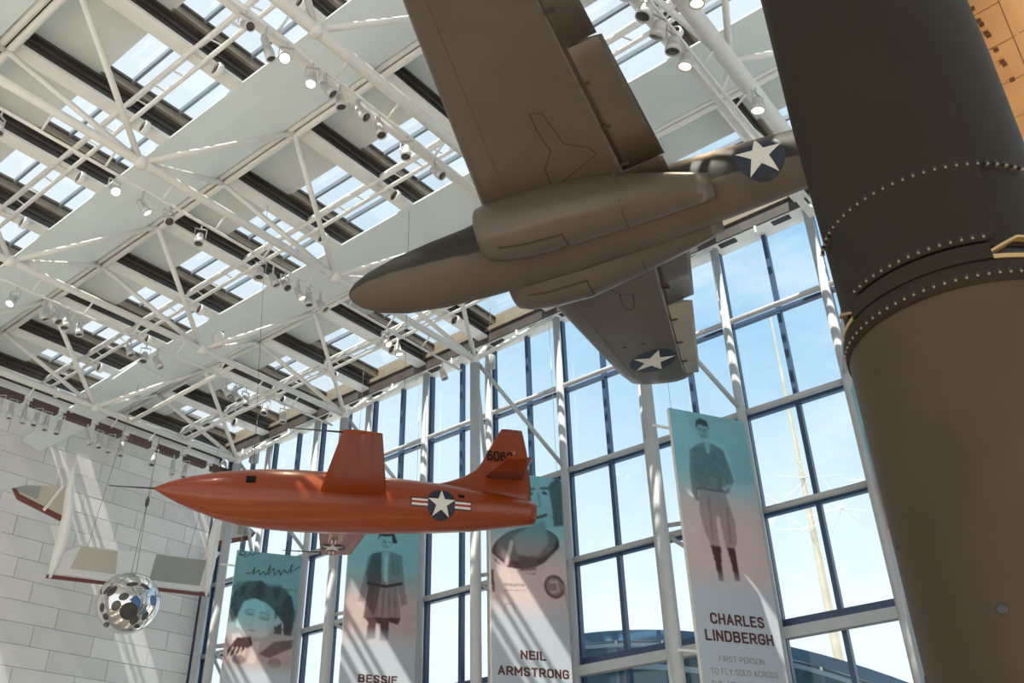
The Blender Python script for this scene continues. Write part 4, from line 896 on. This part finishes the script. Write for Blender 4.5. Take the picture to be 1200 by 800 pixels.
RAIL = {
 -25.46: ('on the marble wall truss', 'spotlights along the marble wall', [9.61, 9.95, 10.32, 10.71, 11.0, 11.4, 12.24, 12.67, 13.06, 13.46, 14.59, 15.29, 15.77], {}, 'long'),
 -20.1: ('on second truss from marble wall', 'spotlights on the second truss', [7.25, 7.95, 8.25, 8.55, 8.9, 10.28, 10.75, 11.1, 13.3, 13.65, 14.0, 14.74, 15.41], {0: 'lit'}, 'can'),
 -14.74: ('on the truss at the jet nose', 'spotlights on the third truss', [4.19, 6.54, 7.17, 7.81, 8.61, 10.25, 10.6, 10.95, 11.36, 11.7, 12.05, 14.29, 14.75, 16.5], {1: 'lit', 2: 'lit', 8: 'warm', 11: 'warm', 12: 'lit'}, 'can'),
 -9.38: ('on the truss crossing the jet wing', 'spotlights on the fourth truss', [5.62, 6.05, 6.5, 7.09, 7.4, 7.75, 8.22, 8.74, 9.5, 10.3], {2: 'lit', 3: 'lit'}, 'can'),
 -4.02: ('on the truss beside the jet wing', 'spotlights on the fifth truss', [9.05, 9.6, 10.05, 10.5, 10.95], {4: 'warm'}, 'par'),
}
for x_, (wh, grp, ys, lit, kd) in RAIL.items():
    for i, y_ in enumerate(ys):
        ln = lit.get(i, 'off'); st_ = {'off': 'unlit grey', 'lit': 'brightly lit white', 'warm': 'warm glowing'}[ln]
        ti = random.uniform(.1, .75) if x_ > -25 else random.uniform(.05, .45)
        k_ = kd if not (x_ == -9.38 and i < 2) else 'long'
        t = spot((x_-.34, y_, 12.58), ti, random.uniform(-2.6, -.4) if x_ < -5 else random.uniform(1.0, 2.2), k_, ln, f'{st_} spotlight {wh}, {ORD[i]} from near end', grp)
        if ln != 'off': shine(t, 160, (1, .93, .82) if ln == 'lit' else (1, .72, .45), 1.3)
for i, (y_, ln) in enumerate(((8.9, 'lit'), (9.75, 'warm'), (10.3, 'warm'), (12.9, 'lit'))):
    t_ = ['bright white spotlight, topmost beside the thick truss tube at upper right', 'warm glowing spotlight, second down beside thick truss tube at upper right', 'warm glowing spotlight, third down beside thick truss tube at upper right', 'bright white spotlight hanging just left of the dark missile'][i]
    spot((-3.72 if i < 3 else -3.9, y_, 13.1 if i < 3 else 12.75), .2, 1.4, 'par', ln, t_, 'spotlights on the fifth truss')
sp1 = [((-20.1, 12.62, 13.75), 'white drum shaped speaker sitting on the truss above the orange aircraft nose'), ((-15.8, 19.5, 14.45), 'grey cylinder speaker on a column of the glass wall below the jet nose'), ((-25.46, 18.15, 13.62), 'grey cylinder speaker where the wall truss meets the first pillar')]
for p_, lb in sp1:
    t = thing('loudspeaker', lb, 'speaker', p_, 'ceiling loudspeakers')
    b = MB(); b.lathe((0, 0, -.22), (0, 0, 1), [(0, .12), (.03, .17), (.40, .17), (.44, .14)], 18); b.build('cabinet', M['speaker'] if 'grey' in lb else M['white'], t)
    b = MB(); b.tube((0, 0, .2), (0, .12, .36), .02, 8); b.build('bracket', M['lamp_dark'], t)

# ------------------------------------------------------------------ outside: entrance canopy and spire
cn = thing('entrance_canopy', 'curved blue glass entrance canopy outside beyond the window wall', 'canopy', (-16.5, 22.6, 6.6))
Rc = 21.0; ang0, ang1 = -.02, .62
b = MB()
def arc(a, r): return (r*math.sin(a), r*math.cos(a)-Rc)
rings = []
for k in range(25):
    a = ang0+(ang1-ang0)*k/24; x0_, z0_ = arc(a, Rc); x1_, z1_ = arc(a, Rc-.28); rings.append([(x0_, 0, z0_), (x0_, 9, z0_), (x1_, 9, z1_), (x1_, 0, z1_)])
b.loft(rings, smooth=False); b.build('roof_shell', M['canopy_blue'], cn)
for rr_, w_, m_ in ((Rc-.36, .10, 'canopy_white'), (Rc-.9, .14, 'canopy_white')):
    b = MB(); rings = []
    for k in range(25):
        a = ang0+(ang1-ang0)*k/24; x0_, z0_ = arc(a, rr_); x1_, z1_ = arc(a, rr_-w_); rings.append([(x0_, -.08, z0_), (x0_, .1, z0_), (x1_, .1, z1_), (x1_, -.08, z1_)])
    b.loft(rings, smooth=False); b.build('fascia_band', M[m_], cn)
for k in range(9):
    a = ang0+(ang1-ang0)*k/9; a2 = ang0+(ang1-ang0)*(k+1)/9-.004
    x0_, z0_ = arc(a, Rc-.28); x1_, z1_ = arc(a2, Rc-.28); b = MB(); b.prism([(x0_, .12, z0_), (x1_, .12, z1_), (x1_, .12, -8.2), (x0_, .12, -8.2)], (0, 1, 0), .04); b.build('glass_panel', M['canopy_glass'], cn)
    b = MB(); b.box((x0_-.05, .0, -8.2), (x0_+.05, .2, z0_-.1)); b.build('mullion', M['canopy_blue'], cn)
b = MB(); b.box((-.2, -.3, -3.2), (12.2, .0, -2.85)); b.build('sill_band', M['stone'], cn)
spn = thing('spire', 'tall thin tapering metal spire with bursts of stars outside the window', 'sculpture', (-15.6, 45, -1.7))
b = MB(); b.loft([[(r*math.cos(2*PI*k/6), r*math.sin(2*PI*k/6), z) for k in range(6)] for z, r in ((0, .34), (8, .28), (14, .21), (20, .13), (30, .05), (31, .01))], smooth=False); b.build('mast', M['gold'], spn)
for (cx0, cz0), nn, R0 in (((-1.2, 18.9), 18, 1.7), ((1.7, 18.2), 18, 2.1), ((.3, 20.2), 16, 1.6), ((-.4, 17.6), 16, 1.5), ((3.0, 19.3), 12, 1.6)):
    b = MB()
    for k in range(nn):
        d = Vector(rng.normal(size=3)).normalized(); b.tube((cx0, 0, cz0), Vector((cx0, 0, cz0))+d*R0*random.uniform(.5, 1.25), .020, 4, .005, cap=False)
    b.build('star_burst', M['star_steel'], spn)
